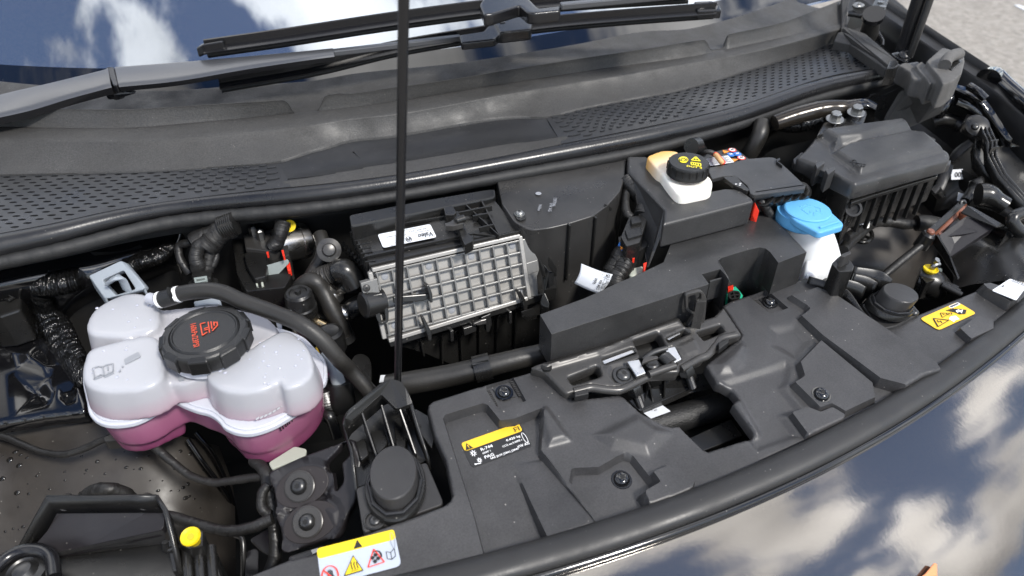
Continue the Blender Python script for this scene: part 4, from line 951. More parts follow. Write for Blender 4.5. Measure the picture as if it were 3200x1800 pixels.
# ================================================================== bracket plate with two bolts
mat('brownblack', (.016, .012, .012), .55, dust=.4)
wp = thing('bolt_plate', 'black pressed plate with two large washers and star bolts beside the coolant tank', 'bracket', W('7', 2250, 900, .75))
BPo = W('7', 2250, 900, .775); bn_ = Vector((-.32, -.45, .8)).normalized(); BF = (BPo, Vector((1, 0, 0)), None, bn_)
ex_ = (Vector((1, 0, 0))-bn_*bn_.x).normalized(); BF = (BPo, ex_, bn_.cross(ex_), bn_)
def Lb(s, dz=0): return L(s, plane=(BPo+bn_*dz, bn_))
def ov(s, r1, r2, th=.4, n=24):
    c_ = Lb(s)[0]; t = Lb('7:2000,900 2100,860'); e1 = (t[1]-t[0]).normalized(); e2 = bn_.cross(e1); out = []
    for k in range(n):
        a = 2*math.pi*k/n; out.append(c_+e1*math.cos(a)*r1+e2*math.sin(a)*r2)
    return out
moulded('plate', fil(Lb('7:1960,705 1975,685 2200,580 2480,480 2571,440 2640,600 2600,900 2540,1000 2480,1150 2440,1185 2400,1175 2075,1285 2055,1260'), .005),
        [(ov('7:2190,795', .038, .028), -.006, .0065), (ov('7:2250,1055', .038, .029), -.006, .0065), (Lb('7:2200,960 2400,900 2500,940 2480,1100 2400,1140 2330,1000'), .004, .02), (Lb('7:2320,860 2370,790 2410,800 2380,860'), -.004, .004)],
        'platepaint', wp, BF, .0016, .010, .0016, [fil(Lb('7:2360,640 2480,520 2490,470 2560,470 2560,560 2420,700 2370,680'), .004), fil(Lb('7:2410,690 2490,590 2510,760 2450,840'), .004)])
for s_ in ('7:2190,795', '7:2250,1055'):
    c_ = Lb(s_, -.0055)[0]
    slab('oval_washer', [q-bn_*.0052 for q in ov(s_, .0285, .0195)], .002, 'brownblack', wp, .0006, d=-bn_)
    b = bolt('star_bolt', c_+bn_*.0022, .0085, 'darksteel', wp, bn_, washer=.0150, h=.006, wm='magnesium'); lathe('bolt_flange', c_+bn_*.0008, [(.0160, 0), (.0160, .0010), (.0145, .0018)], 'magnesium', b, 28, bn_)
o = slab('pale_tab', fil(L('7:1960,620 2150,500 2240,520 2230,570 1985,670', .757), .003), .004, 'paleplastic', None, .001); tag(o, 'pale beige plastic tab beneath the right lobe of the coolant tank', 'tab')
# connectors standing right of the tank
cs = thing('coolant_connector', 'black and pink quick connector with a ridged pipe right of the coolant tank', 'connector', W('D', 380, 1300, .74))
tube('clear_pipe', L('D:290,1010,.80 340,1110,.79 390,1250,.77', None), .0085, 'clearplastic', cs, 12, 16); tube('connector_body', L('D:385,1240,.77 400,1340,.755 410,1420,.74', None), .0175, 'capblack', cs, 20, 6)
v, f = tube_data(spl(L('D:270,1290,.77 300,1400,.75 310,1500,.735', None), 30), [.011*(1+.1*math.sin(i*2.1)) for i in range(31)], 12); mk('ridged_pipe', v, f, 'darksteel', cs, 40)
tube('pink_sleeve', L('D:285,1080,.79 320,1190,.78', None), .0065, mat('pink', (.45, .10, .22), .3), cs, 10)
tube('metal_elbow', L('7:2370,290,.74 2400,270,.75 2430,330,.74 2460,430,.72', None), .0065, 'darksteel', cs, 10, 12)
# ================================================================== prop rod
pr = thing('prop_rod', 'upright black steel prop rod crossing the picture in front of the air box', 'rod', W('P', 1243, 1255, .80))
pb, ptop = W('P', 1242, 1262, .797), Vector((.149, .494, 1.236)); pdir = (ptop-pb)
tube('rod', [pb+pdir*t for t in (0, .03, .3, .6, 1.0, 1.5)], [.0036, .0039, .0040, .0040, .0042, .0042], 'arm', pr, 14)
tube('rod_foot', [pb+Vector((-.016, .004, .010)), pb+Vector((-.008, .003, .0)), pb+Vector((0, 0, .001))], .0039, 'arm', pr, 12, 10)
lathe('foot_grommet', pb+Vector((-.016, .004, .006)), [(.010, 0), (.010, .004), (.0085, .006)], 'moulded', pr, 20)

# ================================================================== air box (climate unit)
hv = thing('air_box', 'black climate control box with pale ribbed front lid behind the prop rod', 'air box', W('5', 800, 1000, .70))
TL, TR, BL = W('5', 250, 600, .89), W('5', 1410, 345, .89), W('5', 370, 1105, .809)
hn_ = (TR-TL).cross(BL-TL).normalized(); hn_ = -hn_ if hn_.y > 0 else hn_
HPl = (TL, hn_)
def Lh_(s, dz=0): return L(s, plane=(TL+hn_*dz, hn_))
exh = (TR-TL).normalized(); HF = (TL, exh, hn_.cross(exh), hn_)
lidp = fil(Lh_('5:250,610 265,595 1345,345 1405,338 1425,375 1455,470 1480,515 1492,590 1472,650 1482,770 1470,795 1400,800 385,1110 355,1095 330,1020'), .002)
lid = slab('ribbed_lid', [p-hn_*.0085 for p in lidp], .003, 'ribfloor', hv, 0, d=-hn_)
g0, g1, g2, g3 = Lh_('5:300,618 1348,378 1412,795 392,1068')
def G(a, b, dz=0): return (g0.lerp(g1, a)).lerp(g3.lerp(g2, a), b)+hn_*dz
for i in range(11):
    a = i/10; bar('rib', G(a, -.02, -.0042), G(a, 1.02, -.0042), .0021, .0085, 'ribplate', lid, .0004, hn_)
for j in range(6):
    b = j/5; bar('rib', G(-.01, b, -.0044), G(1.01, b, -.0044), .0021, .0085, 'ribplate', lid, .0004, hn_)
rim = Lh_('5:250,610 265,595 1345,345 1412,795 1400,800 385,1110 355,1095')
for a, b in zip(rim, rim[1:]+rim[:1]):
    if (b-a).length > .01: bar('lid_edge', a-hn_*.003, b-hn_*.003, .0050, .009, 'ribfloor', lid, .001, hn_)
for a, b in ((.05, .10), (.35, .10), (.65, .10), (.95, .08), (.25, .5), (.45, .90), (.75, .88), (.95, .88), (.05, .9)):
    lathe('ejector_mark', G(a, b, -.0085), [(.0042, 0), (.0042, .0006), (.0038, .0008)], 'inkgrey', lid, 18, hn_)
def lidtext(s, a, b, size): return text('lid_text', s, G(a, b, -.0082), (g1-g0), (g0-g3), size, 'inkgrey', lid)
lidtext('VW AG', .515, .36, .0048); lidtext('Valeo', .51, .46, .006); lidtext('L1', .53, .41, .0036); lidtext('C98602C', .41, .40, .0034)
# fat right border with steps
slab('lid_border', fil(Lh_('5:1352,372 1410,360 1425,385 1450,470 1475,515 1485,590 1468,640 1478,780 1425,790 1400,640', .0), .0015), .008, 'ribplate', lid, .0008, d=-hn_)
slab('border_step', Lh_('5:1390,545 1470,520 1478,600 1405,630', .0015), .004, 'ribplate', lid, .0006, d=-hn_)
# brackets on the lid
slab('corner_block', fil(Lh_('5:180,690 300,655 320,760 240,790 200,770', .004), .001), .012, 'ribplate', lid, .001, d=-hn_)
bolt('lid_screw', Lh_('5:222,725', .004)[0], .0045, 'magnesium', lid, hn_, h=.002)
plate('connector_frame', fil(Lh_('5:265,780 340,765 355,820 385,890 385,970 330,1000 300,960 275,880', .009), .002), [fil(Lh_('5:300,800 335,790 340,835 310,850', .009), .0008), fil(Lh_('5:315,870 350,860 365,960 335,975', .009), .0008)], .012, 'moulded', lid, .0006)
lathe('round_plug', Lh_('5:225,845', .0)[0], [(.016, -.02), (.016, .004), (.013, .006)], 'moulded', lid, 24, Vector((-1, -.2, .2)))
for s_ in ('5:375,770 355,800 390,775 365,810', '5:380,880 360,910 410,885 380,925'): pass
slab('hook_arm', Lh_('5:420,790 660,770 690,755 695,790 640,820 420,835', .010), .006, 'moulded', lid, .001, d=-hn_)
slab('hook_tip', Lh_('5:660,705 680,700 705,770 708,830 690,835 680,780', .018), .016, 'moulded', lid, .001, d=-hn_)
for s_ in ('5:625,940 640,932 700,1050 700,1112 675,1110 660,1040', '5:1330,745 1345,740 1400,840 1400,905 1378,905 1365,830'):
    slab('prong', Lh_(s_, .014), .012, 'moulded', lid, .0008, d=-hn_)
# frame under the lid
lo_ = Lh_('5:380,1110 1400,802 1500,770 1600,760 1605,790 1480,830 400,1160', -.004); slab('lower_rail', lo_, .012, 'moulded', hv, .0012, d=Vector((0, 1, 0)))
for s_ in ('5:835,1040 860,1030 862,1110 840,1120', '5:1265,900 1285,895 1288,980 1268,990', '5:930,1020 1025,990 1027,1040 940,1075', '5:985,990 1000,985 1010,1010 990,1020', '5:1060,940 1130,910 1140,990 1120,1045 1100,1045 1095,990 1070,1000'):
    slab('rail_clip', Lh_(s_, .004), .010, 'moulded', hv, .0008, d=-hn_)
slab('latch_pin', Lh_('5:1000,985 1060,960 1100,950 1100,985 1040,1000', .012), .006, 'magnesium', hv, .001, d=-hn_)
# box under: dark ribbed belly
by = BL.y+.02
bl = [Wy('5', u, v, by) for u, v in ((400, 1150), (640, 1100), (900, 1030), (1200, 930), (1480, 830), (1640, 800), (1700, 1000), (1480, 1190), (1200, 1290), (880, 1300), (640, 1200), (500, 1160))]
slab('belly', bl, .10, 'moulded', hv, .001, d=Vector((0, 1, 0)))
for u0, v0, u1, v1 in ((620, 1110, 640, 1215), (770, 1070, 775, 1270), (905, 1030, 920, 1300), (1045, 985, 1045, 1290), (1175, 945, 1170, 1280), (1310, 900, 1300, 1240)):
    a, b = Wy('5', u0, v0, by-.003), Wy('5', u1, v1, by-.003); bar('belly_rib', a, b, .0022, .006, 'moulded', hv, .0005, Vector((0, -1, 0)))
# top deck
deck = L('5:110,300,.897 780,190,.903 960,110,.907 1140,60,.91 1365,308,.8945 250,572,.891 200,470,.892', None)
slab('top_deck', deck, .05, 'moulded', hv, .002)
slab('back_duct', fil(L('5:95,190 600,90 1100,5 1160,0 1165,55 1120,70 110,275', .915), .004), .03, 'moulded', hv, .002)
bars('duct_ledge', [(L('5:110,290,.906')[0], L('5:780,165,.908')[0], .003, .004), (L('5:120,320,.902')[0], L('5:800,205,.904')[0], .003, .004)], 'moulded', hv)
for k in range(8):
    t = k/7; a = W('5', 105+t*110, 318+t*215, .896-t*.004); b = W('5', 215+t*75, 290+t*235, .897-t*.004)
    slab('cooling_fin', [a, b, b+Vector((0, .0018, 0)), a+Vector((0, .0018, 0))], .02, 'moulded', hv, .0004)
    slab('fin_gusset', [a.lerp(b, .35)+Vector((0, .002, -.001)), b+Vector((0, .002, -.001)), b+Vector((-.001, .009, -.001))], .006, 'moulded', hv, 0)
    c = W('5', 30+t*170, 400+t*165, .872); slab('side_fin', [c, W('5', 60+t*160, 380+t*170, .876), W('5', 75+t*158, 430+t*150, .866), W('5', 45+t*165, 450+t*150, .86)], .004, 'moulded', hv, .0005)
# rails and ribs on the deck
bars('deck_rail', [(W('5', 250, 560, .8935), W('5', 1350, 310, .896), .003, .004), (W('5', 210, 500, .8935), W('5', 1000, 330, .898), .003, .004), (W('5', 1000, 330, .898), W('5', 1200, 350, .896), .002, .003)], 'moulded', hv)
for a_, b_ in (('5:930,115,.910', '5:1190,355,.898'), ('5:1065,105,.911', '5:1190,345,.899'), ('5:890,190,.908', '5:1140,140,.911'), ('5:1000,215,.906', '5:1110,195,.908'), ('5:1045,300,.902', '5:1155,275,.904')):
    bar('deck_rib', L(a_)[0], L(b_)[0], .002, .008, 'moulded', hv, .0005)
slab('clip_tower', fil(L('5:785,135 850,120 880,170 860,190 800,190', .918), .001), .02, 'moulded', hv, .001)
slab('clip_arm', fil(L('5:800,190 890,160 930,240 960,330 1000,345 1000,380 940,410 915,350 890,270', .911), .0015), .014, 'moulded', hv, .001)
slab('clip_key', fil(L('5:792,250 830,240 880,205 925,215 930,250 850,270 800,268', .92), .001), .008, 'magnesium', hv, .001)
tube('clip_barrel', L('5:875,235,.922 935,215,.922', None), .005, 'moulded', hv, 12); slab('clip_foot', L('5:910,350 1000,335 1005,370 945,410', .906), .012, 'moulded', hv, .001)
# white maker's label on the deck
q = L('5:305,338,.8985 688,262,.9035 716,352,.8985 346,436,.8945', None); lab = Lab(q[0], q[1], q[3], .0012)
st = lab.plate('maker_label', 0, 0, 1, 1, 'labelwhite', hv, .003); tag(st, 'white rectangular maker label with black print on top of the air box')
lab.text('label_text', 'Valeo', .97, .60, .0115, 'ink', st, flip=True, w=.28)
HL = lab.ey.length
for t, u, v, h, w_ in (('1EA 820 153 F', .92, .28, .11, .36), ('VI 51187 72M030 2521  05', .97, .12, .085, .58), ('MEB Auslass - 02', .97, .44, .08, .32), ('K 02.3', .50, .42, .10, .14), ('0189996', .30, .34, .10, .17), ('035', .22, .97, .10, .08)): lab.text('label_text', t, u, v, h*HL, 'ink', st, flip=True, w=w_)
lab.polys('round_emblem', arcsegs(.50, .80, .048, .19, .012, 20)+[seg((.475, .68), (.50, .92), .01), seg((.50, .92), (.525, .68), .01), seg((.465, .85), (.482, .72), .009), seg((.535, .85), (.518, .72), .009)], 'ink', st)
# rounded housing on the right of the box
hb = fil(L('5:1130,-190,.905 1180,-40,.908 1200,60,.909 1212,110,.911 1300,240,.907 1420,302,.904 1560,285,.905 1700,252,.906 1880,195,.908 1985,120,.908 2075,20,.906 2110,-90,.905 2120,-230,.905', None), .006, 4)
hsg = slab('round_housing', hb, .14, 'housing', hv, .006, smooth=50, seg=3)
for u0, v0, u1, v1 in ((1700, 255, 1755, 700), (1890, 200, 1850, 440)):
    a = W('5', u0, v0, .906); b = Vector((a.x, a.y, .82)); bar('housing_rib', a+Vector((0, -.001, 0)), b+Vector((0, -.001, 0)), .0025, .006, 'moulded', hsg, .0008, Vector((0, -1, 0)))
bars('inner_seam', [(W('5', 1960, 120, .9095), W('5', 2010, 150, .895), .002, .004)], 'moulded', hsg)
slab('screw_dish', fil(L('5:1310,175 1340,165 1390,195 1385,215 1345,228 1315,215', .9095), .003), .003, 'moulded', hsg, .001)
bolt('housing_screw', W('5', 1340, 182, .910), .0055, 'zinc', hsg, h=.004, washer=.0068)
def htext(s, u, v, size): 
    a = W('5', u, v, .9105); d = W('5', u+10, v-55, .9105)-a; return text('embossed_text', s, a, -d, Vector((d.y, -d.x, 0)), size, 'inkgrey', hsg)
htext('VW AG', 1560, 105, .0062); htext('1397046', 1590, 65, .0062); htext('Wilbo', 1480, 115, .006)
lathe('date_dial', W('5', 1478, 335-300, .9105), [(.004, 0), (.004, .0004)], 'inkgrey', hsg, 10)
# catch between lid and housing
ck = [W('5', u, v, z) for u, v, z in ((1500, 560, .868), (1520, 545, .87), (1560, 600, .862), (1610, 600, .86), (1615, 720, .84), (1525, 740, .838))]
slab('side_catch', ck, .02, 'moulded', hv, .0015); slab('catch_fin', L('5:1548,500,.888 1560,498,.888 1615,580,.868 1600,590,.866', None), .012, 'moulded', hv, .0006)
slab('catch_fin', L('5:1485,520,.882 1495,518,.882 1530,600,.866 1515,605,.866', None), .012, 'moulded', hv, .0006); slab('catch_slot', L('5:1550,620,.866 1590,612,.866 1590,690,.85 1555,700,.85', None), .003, 'dark', hv, 0)
slab('foot_clip', L('5:1510,760,.835 1525,755,.836 1560,840,.825 1555,870,.82 1500,850,.82 1490,825,.823', None), .02, 'moulded', hv, .001)
slab('foot_clip', L('5:1350,895,.822 1440,865,.825 1470,915,.815 1390,940,.813', None), .008, 'moulded', hv, .001)

# ================================================================== cable loom right of the air box
cb = thing('connector_loom', 'taped cable loom with square black connectors between air box and battery cover', 'cable loom', W('5', 2150, 400, .80))
def tapedp(s, r, parent, name='cable_run'): return taped(name, None, s, r, parent)
tapedp('5:2120,-60,.90 2170,-10,.898 2230,60,.893 2255,130,.888 2230,200,.882', .0105, cb)
tapedp('5:2140,-40,.895 2115,70,.89 2120,170,.882 2160,210,.878', .0055, cb)
slab('connector', fil(L('5:2140,205 2230,190 2270,230 2240,330 2220,390 2120,420 2080,350', .886), .002), .04, 'moulded', cb, .0018)
slab('connector_lock', L('5:2150,215 2215,205 2235,240 2160,255', .891), .008, 'capblack', cb, .001); slab('connector_lock', L('5:2110,300 2225,275 2240,330 2130,360', .889), .006, 'capblack', cb, .001)
slab('connector_shell', fil(L('5:2060,350 2100,340 2150,400 2150,480 2110,520 2070,440', .868), .002), .03, 'moulded', cb, .0015)
tube('wire_stub', L('5:2085,420,.875 2110,435,.872', None), .0042, 'orange', cb, 10); tube('wire_seal', L('5:2075,425,.872 2120,440,.868', None), .0075, 'inkblue', cb, 14)
tube('wire_stub', L('5:2080,515,.862 2110,520,.86', None), .0045, 'yellow', cb, 10)
tapedp('5:2100,450,.866 2060,510,.858 2020,580,.85 2000,650,.842', .0105, cb); tapedp('5:2110,540,.855 2080,600,.85 2050,650,.845 2040,720,.835', .0125, cb)
slab('side_connector', L('5:2230,300 2290,290 2270,420 2220,450 2195,440', .868), .03, 'moulded', cb, .001)
slab('red_lock', L('5:2165,490 2185,488 2180,512 2165,515', .864), .006, 'red', cb, 0); slab('red_lock', L('5:2245,545 2270,535 2265,560 2250,600', .862), .01, 'red', cb, 0); slab('red_lock', L('5:2310,260 2325,262 2318,280', .88), .01, 'orange', cb, 0)
slab('pale_body', L('5:2150,580 2240,560 2250,600 2170,640 2140,630', .85), .04, 'paleplastic', cb, .002)
# hanging white tag
q = [W('5', 1790, 545, .872), W('5', 2020, 625, .872), W('5', 1740, 690, .852), W('5', 1925, 768, .852)]
tg = thing('paper_tag', 'curved white paper tag with printed boxes hanging from the cable loom', 'tag', q[2])
rw = []
for j in range(5):
    t = j/4; a, b = q[0].lerp(q[2], t), q[1].lerp(q[3], t); rw.append([a.lerp(b, i/8)+Vector((0, -.004*math.sin(math.pi*t)-.003*math.sin(math.pi*i/8), .003*math.sin(math.pi*t))) for i in range(9)])
o = loft('tag_sheet', rw, 'labelwhite', tg, 16, 8, thick=.0004)
lab = Lab(q[0]+Vector((0, -.0085, .0036)), q[1]+Vector((0, -.0085, .0036)), q[2]+Vector((0, -.0085, .0036)), .0002)
for t, u, v, h, r, w_ in (('Valeo', .50, .72, .0062, 'up', .32), ('OEM data', .65, .92, .0056, 'up', .50), ('VW AG', .76, .80, .0052, 'up', .30), ('1EA.971.566', .85, .92, .0052, 'up', .54), ('04.11.19', .94, .85, .005, 'up', .42), ('MEB ASS', .70, .22, .0056, None, .26)): lab.text('tag_text', t, u, v, h, 'ink', o, rot=r, w=w_)
lab.polys('tag_boxes', [seg((.60, .06), (.97, .06), .01), seg((.60, .27), (.97, .27), .01), seg((.60, .06), (.60, .27), .008), seg((.70, .30), (.70, .96), .006), seg((.78, .30), (.78, .96), .006), seg((.87, .30), (.87, .96), .006), seg((.70, .30), (.96, .30), .01)], 'ink', o)

# ================================================================== brake control unit with motor
ab = thing('brake_unit', 'black brake control block with shiny aluminium motor beneath the cowl seal', 'brake unit', W('4', 1950, 600, .78))
slab('block', fil(L('4:1690,340 1780,330 1960,320 2060,420 2110,520 2125,640 2080,720 1800,750 1730,620', .842), .003), .06, 'moulded', ab, .003)
slab('valve_body', L('4:1775,330 1990,290 2060,330 2060,420 1960,450 1790,430', .858), .03, 'magnesium', ab, .002)
slab('cover_step', L('4:1780,470 1930,440 1960,540 1940,640 1860,660 1800,560', .852), .012, 'moulded', ab, .0015)
a, b = L('4:2070,410,.846 2235,375,.84', None); ax = (b-a).normalized()
lathe('motor_can', a-ax*.01, [(.023, 0), (.0235, .004), (.0235, .030), (.0245, .031), (.0245, .038), (.0235, .042), (.021, .044), (.001, .044)], 'aluminium', ab, 40, ax)
slab('motor_flange', L('4:2040,345 2090,330 2110,480 2080,500 2055,470', .858), .04, 'magnesium', ab, .001)
for s_, r_ in (('4:1900,325,.868', .005), ('4:2095,330,.866', .0045), ('4:1850,300,.866', .006)): lathe('valve_screw', L(s_)[0], [(r_, -.01), (r_, .004), (r_*.6, .006)], 'zinc', ab, 6)
tapedp('4:2070,240,.89 2050,320,.88 2030,380,.868 1990,420,.86', .009, ab, 'unit_cable')
plate('grey_lever', fil(L('4:1940,560,.852 2060,525,.855 2100,512,.856 2112,540,.853 2020,640,.838 2045,690,.832 2060,715,.828 2030,720,.829 2000,680,.833 1965,660,.838', None), .002), [fil(L('4:1985,645,.84 2005,640,.84 2010,660,.838 1990,665,.838', None), .001)], .005, 'greyplastic', ab, .0006)
for s_ in ('4:1850,600 1865,595 1885,710 1870,705', '4:1888,600 1905,593 1925,700 1910,708'): slab('grey_tab', L(s_, .845), .01, 'paleplastic', ab, .0005)
slab('red_tab', L('4:2090,560 2115,528 2125,590 2100,595', .848), .01, 'red', ab, .001); slab('red_tab', L('4:2055,450 2070,445 2080,490 2068,495', .868), .006, 'red', ab, 0); slab('red_tab', L('4:1945,460 1960,458 1960,474 1948,476', .868), .006, 'red', ab, 0)
o = lathe('yellow_sticker', W('4', 2115, 272, .88), [(.008, 0), (.008, .001)], 'yellow', ab, 20, Vector((-.2, -.7, .7)))
o = slab('grey_tray', fil(L('4:1780,775 1880,745 1890,715 1980,710 2050,730 2055,790 1990,850 1940,860', .80), .003), .012, 'greyplastic', None, .002); tag(o, 'grey plastic tray below the brake control block', 'tray')
o = slab('grey_fitting', L('4:1410,820 1550,795 1610,810 1615,840 1500,840 1420,855', .84), .02, 'clearplastic', None, .002); tag(o, 'pale plastic fitting half hidden behind the pressure cap', 'fitting')
# wiring loom and plug behind the tank
wl_ = thing('tower_loom', 'crinkled black cable loom and grey plug behind the coolant tank', 'cable loom', W('4', 1450, 560, .80))
tapedp('4:1700,270,.90 1620,310,.895 1560,370,.885 1500,430,.878', .0135, wl_); tapedp('4:1640,300,.895 1560,330,.89 1480,360,.885 1420,400,.88', .012, wl_)
tapedp('4:1500,400,.885 1450,430,.88 1430,500,.872 1445,560,.862 1455,600,.85', .0085, wl_); tapedp('4:1400,390,.876 1310,420,.868 1320,520,.855 1390,620,.84', .005, wl_); tapedp('4:1560,400,.878 1530,500,.865 1510,600,.85', .008, wl_); tapedp('4:1550,420,.872 1580,490,.865 1550,570,.855', .004, wl_)
tube('ribbed_sleeve', L('4:1610,290,.90 1720,250,.905', None), [.0135*(1+.1*(i % 2)) for i in range(16)], 'moulded', wl_, 16, 15)
slab('plug_top', fil(L('4:1395,620 1430,605 1500,595 1545,600 1540,650 1410,680', .858), .002), .02, 'greyplastic' if False else 'moulded', wl_, .0015)
slab('plug_body', fil(L('4:1370,690 1410,650 1530,640 1590,655 1595,695 1400,715', .848), .002), .03, 'moulded', wl_, .0015); plate('plug_latch', L('4:1415,650,.861 1510,635,.861 1515,670,.86 1425,690,.86', None), [L('4:1430,660,.861 1495,650,.861 1498,665,.86 1438,678,.86', None)], .004, 'greyplastic', wl_)

# ================================================================== coolant hoses in the middle
def hose_thing(name, label, s, r, m='hose', res=60, wob=.006, n=16, cat='hose'):
    o = tube(name, L(s, None), r, m, None, n, res, wob); return tag(o, label, cat)
h1 = hose_thing('coolant_hose', 'thick matt black bent hose falling from the fitting left of the air box', 'D:60,620,.80 90,530,.825 150,475,.84 210,470,.842 270,540,.83 340,680,.81 400,800,.79 440,900,.77', .0118)
lathe('hose_end_ring', L('D:440,900,.77')[0], [(.0128, -.004), (.0128, .006)], 'darksteel', h1, 20, (L('D:400,800,.79')[0]-L('D:440,900,.77')[0]))
h2 = hose_thing('upper_hose', 'slim black hose with round steel end left of the air box', 'D:245,100,.87 270,190,.862 260,280,.85 210,370,.838 160,450,.828', .0092)
lathe('hose_washer', L('D:315,225,.875')[0], [(.015, 0), (.015, .002), (.009, .004), (.007, .008), (.003, .009)], 'magnesium', h2, 24, Vector((-.1, -.8, .6)))
c1 = thing('corrugated_hose', 'silver ribbed flexible hose bending towards the air box', 'hose', W('D', 300, 420, .82))
p = spl(L('D:220,450,.838 300,415,.845 380,380,.85', None), 44); v, f = tube_data(p, [.0125*(1+.09*math.sin(i*1.75)) for i in range(45)], 18); mk('ribbed_body', v, f, 'magnesium', c1, 40)
tube('end_sleeve', L('D:385,390,.852 430,380,.855 480,420,.848 530,500,.835', None), .015, 'moulded', c1, 18, 16)
f1 = thing('pipe_fitting', 'black ribbed plug top standing on a steel pipe left of the hoses', 'fitting', W('D', 80, 720, .80))
ft_ = W('D', 75, 545, .852)
lathe('plug_head', ft_-Vector((0, 0, .034)), [(.0185, 0), (.0190, .012), (.0175, .014), (.0175, .024), (.0165, .026), (.0165, .031), (.014, .034), (.011, .034), (.010, .032), (.004, .0325), (.003, .036), (.0005, .036)], 'moulded', f1, 30)
tube('steel_neck', [ft_-Vector((0, 0, .034)), ft_-Vector((0, 0, .08))], .0175, 'aluminium', f1, 24)
slab('latch_mark', L('D:95,650,.826 118,648,.826 118,688,.815 98,692,.815', None), .002, 'darksteel', f1, 0)
tube('brass_pipe', L('D:150,740,.81 210,770,.805 290,810,.80', None), .006, mat('brass', (.55, .42, .24), .25, metal=1), f1, 12, 14)
f2 = thing('plug_cluster', 'second black plug with ribbed collar below the arching hose', 'fitting', W('D', 320, 860, .79))
ft2 = W('D', 310, 835, .822); lathe('plug_head', ft2-Vector((0, 0, .03)), [(.0175, 0), (.0175, .018), (.0165, .020), (.0165, .026), (.012, .028), (.009, .027), (.0005, .027)], 'moulded', f2, 28)
tube('plug_stem', [ft2-Vector((0, 0, .03)), ft2-Vector((0, 0, .09))], .014, 'moulded', f2, 16); tube('yellow_ring', L('D:230,970,.80 250,1030,.79 285,1050,.785', None), .0035, mat('ochre', (.5, .34, .05), .4), f2, 8, 8)
f3 = thing('steel_fittings', 'cluster of bright steel pipe fittings between hoses and air box', 'fitting', W('D', 380, 620, .80))
for s_, r_ in (('D:330,600,.815 360,540,.825 385,500,.832', .0125), ('D:400,700,.80 440,710,.80 480,690,.80', .0105), ('D:225,760,.785 250,720,.79', .0085)):
    tube('fitting', L(s_, None), [r_, r_*1.15, r_*.9, r_*1.1], 'aluminium', f3, 14, 12)
tube('fitting_pipe', L('D:480,690,.80 520,660,.805 600,620,.81', None), .013, 'moulded', f3, 14, 10); tube('fitting_pipe', L('D:400,500,.835 440,520,.83 520,520,.825', None), .006, 'darksteel', f3, 10, 8)
o = slab('black_shield', fil(L('D:480,1080 510,1030 560,1015 620,1040 640,1100 640,1330 600,1360', .76), .006), .01, 'moulded', None, .001); tag(o, 'rounded black shield standing behind the arching hose', 'shield')
o = slab('white_code_card', L('D:710,1185,.77 830,1180,.77 820,1220,.765 700,1240,.762', None), .001, 'labelwhite', None, 0); tag(o, 'small white code card glimpsed behind the foot of the prop rod', 'sticker')
text('card_text', 'A', W('D', 800, 1200, .771), Vector((1, 0, 0)), Vector((0, 1, .2)), .008, 'ink', o)
# big pipe in front of the air box
bp = thing('charge_pipe', 'fat black pipe with clamp crossing below the air box lid', 'pipe', W('5', 900, 1340, .80))
tube('pipe_body', L('5:380,1440,.79 520,1420,.795 800,1370,.80 1020,1320,.805 1250,1262,.81 1450,1215,.812 1650,1170,.812', None), [.0135, .0135, .0132, .0128, .0122, .0118, .0115], 'hose', bp, 20, 70, .004)
a, b = L('5:1010,1322,.805 1130,1292,.808', None); tube('pipe_clamp', [a, b], .0158, 'moulded', bp, 20); slab('clamp_tab', L('5:985,1275,.822 1110,1245,.825 1115,1258,.822 995,1290,.82', None), .008, 'moulded', bp, .001)

# ================================================================== battery beam cover
bc = thing('beam_cover', 'large matt black angular plastic cover with a cut-out in front of the battery', 'cover panel', W('5', 1900, 1000, .82))
ZB_ = .876
top = L('5:1490,918 1575,1062 A:450,335 900,195 1434,22 E:742,1408 672,1312 852,1262 925,1345 940,1375 832,1200 835,1180 862,1155 1000,1110 1130,1072 1240,1048 1300,1060 1345,1095 1425,1200 1697,1097 1302,684 404,918 295,1196 0,1335 5:2050,690 1900,762 1800,805', ZB_)
hts = [.075 if i < 5 else .085 for i in range(len(top))]
o = slab('cover_shell', top, .05, 'cover', bc, .0022, seg=3)
# deep inner faces of the cut-out and right-hand wall
def wall(name, s, h, m, parent, th=.0025, z=ZB_-.003):
    p = L(s, z); V = p+[q-Vector((0, 0, h)) for q in p]; n = len(p)
    o = mk(name, V, [[i, i+1, i+1+n, i+n] for i in range(n-1)], m, parent, 40); k = o.modifiers.new('t', 'SOLIDIFY'); k.thickness = th; k.offset = 0; return o
wall('cutout_wall', 'E:925,1345 834,1198 837,1180 864,1157 1000,1112 1130,1074 1240,1050 1298,1062 1343,1097 1424,1203', .11, 'cover', bc)
wall('end_wall', 'E:1424,1203 1695,1098', .085, 'cover', bc); wall('end_wall', 'E:1695,1098 1302,687', .07, 'cover', bc)
slab('notch_block', L('E:680,1330 850,1290 880,1340 760,1372 752,1420', ZB_-.016), .03, 'cover', bc, .001); slab('notch_rib', L('E:745,1372 878,1335 880,1350 752,1385', ZB_-.006), .03, 'cover', bc, .001)
slab('front_recess', Wp and L('A:1080,170,.866 1240,120,.868 1230,180,.855 1120,280,.84 1070,310,.836', None), .001, 'dark', bc, 0)
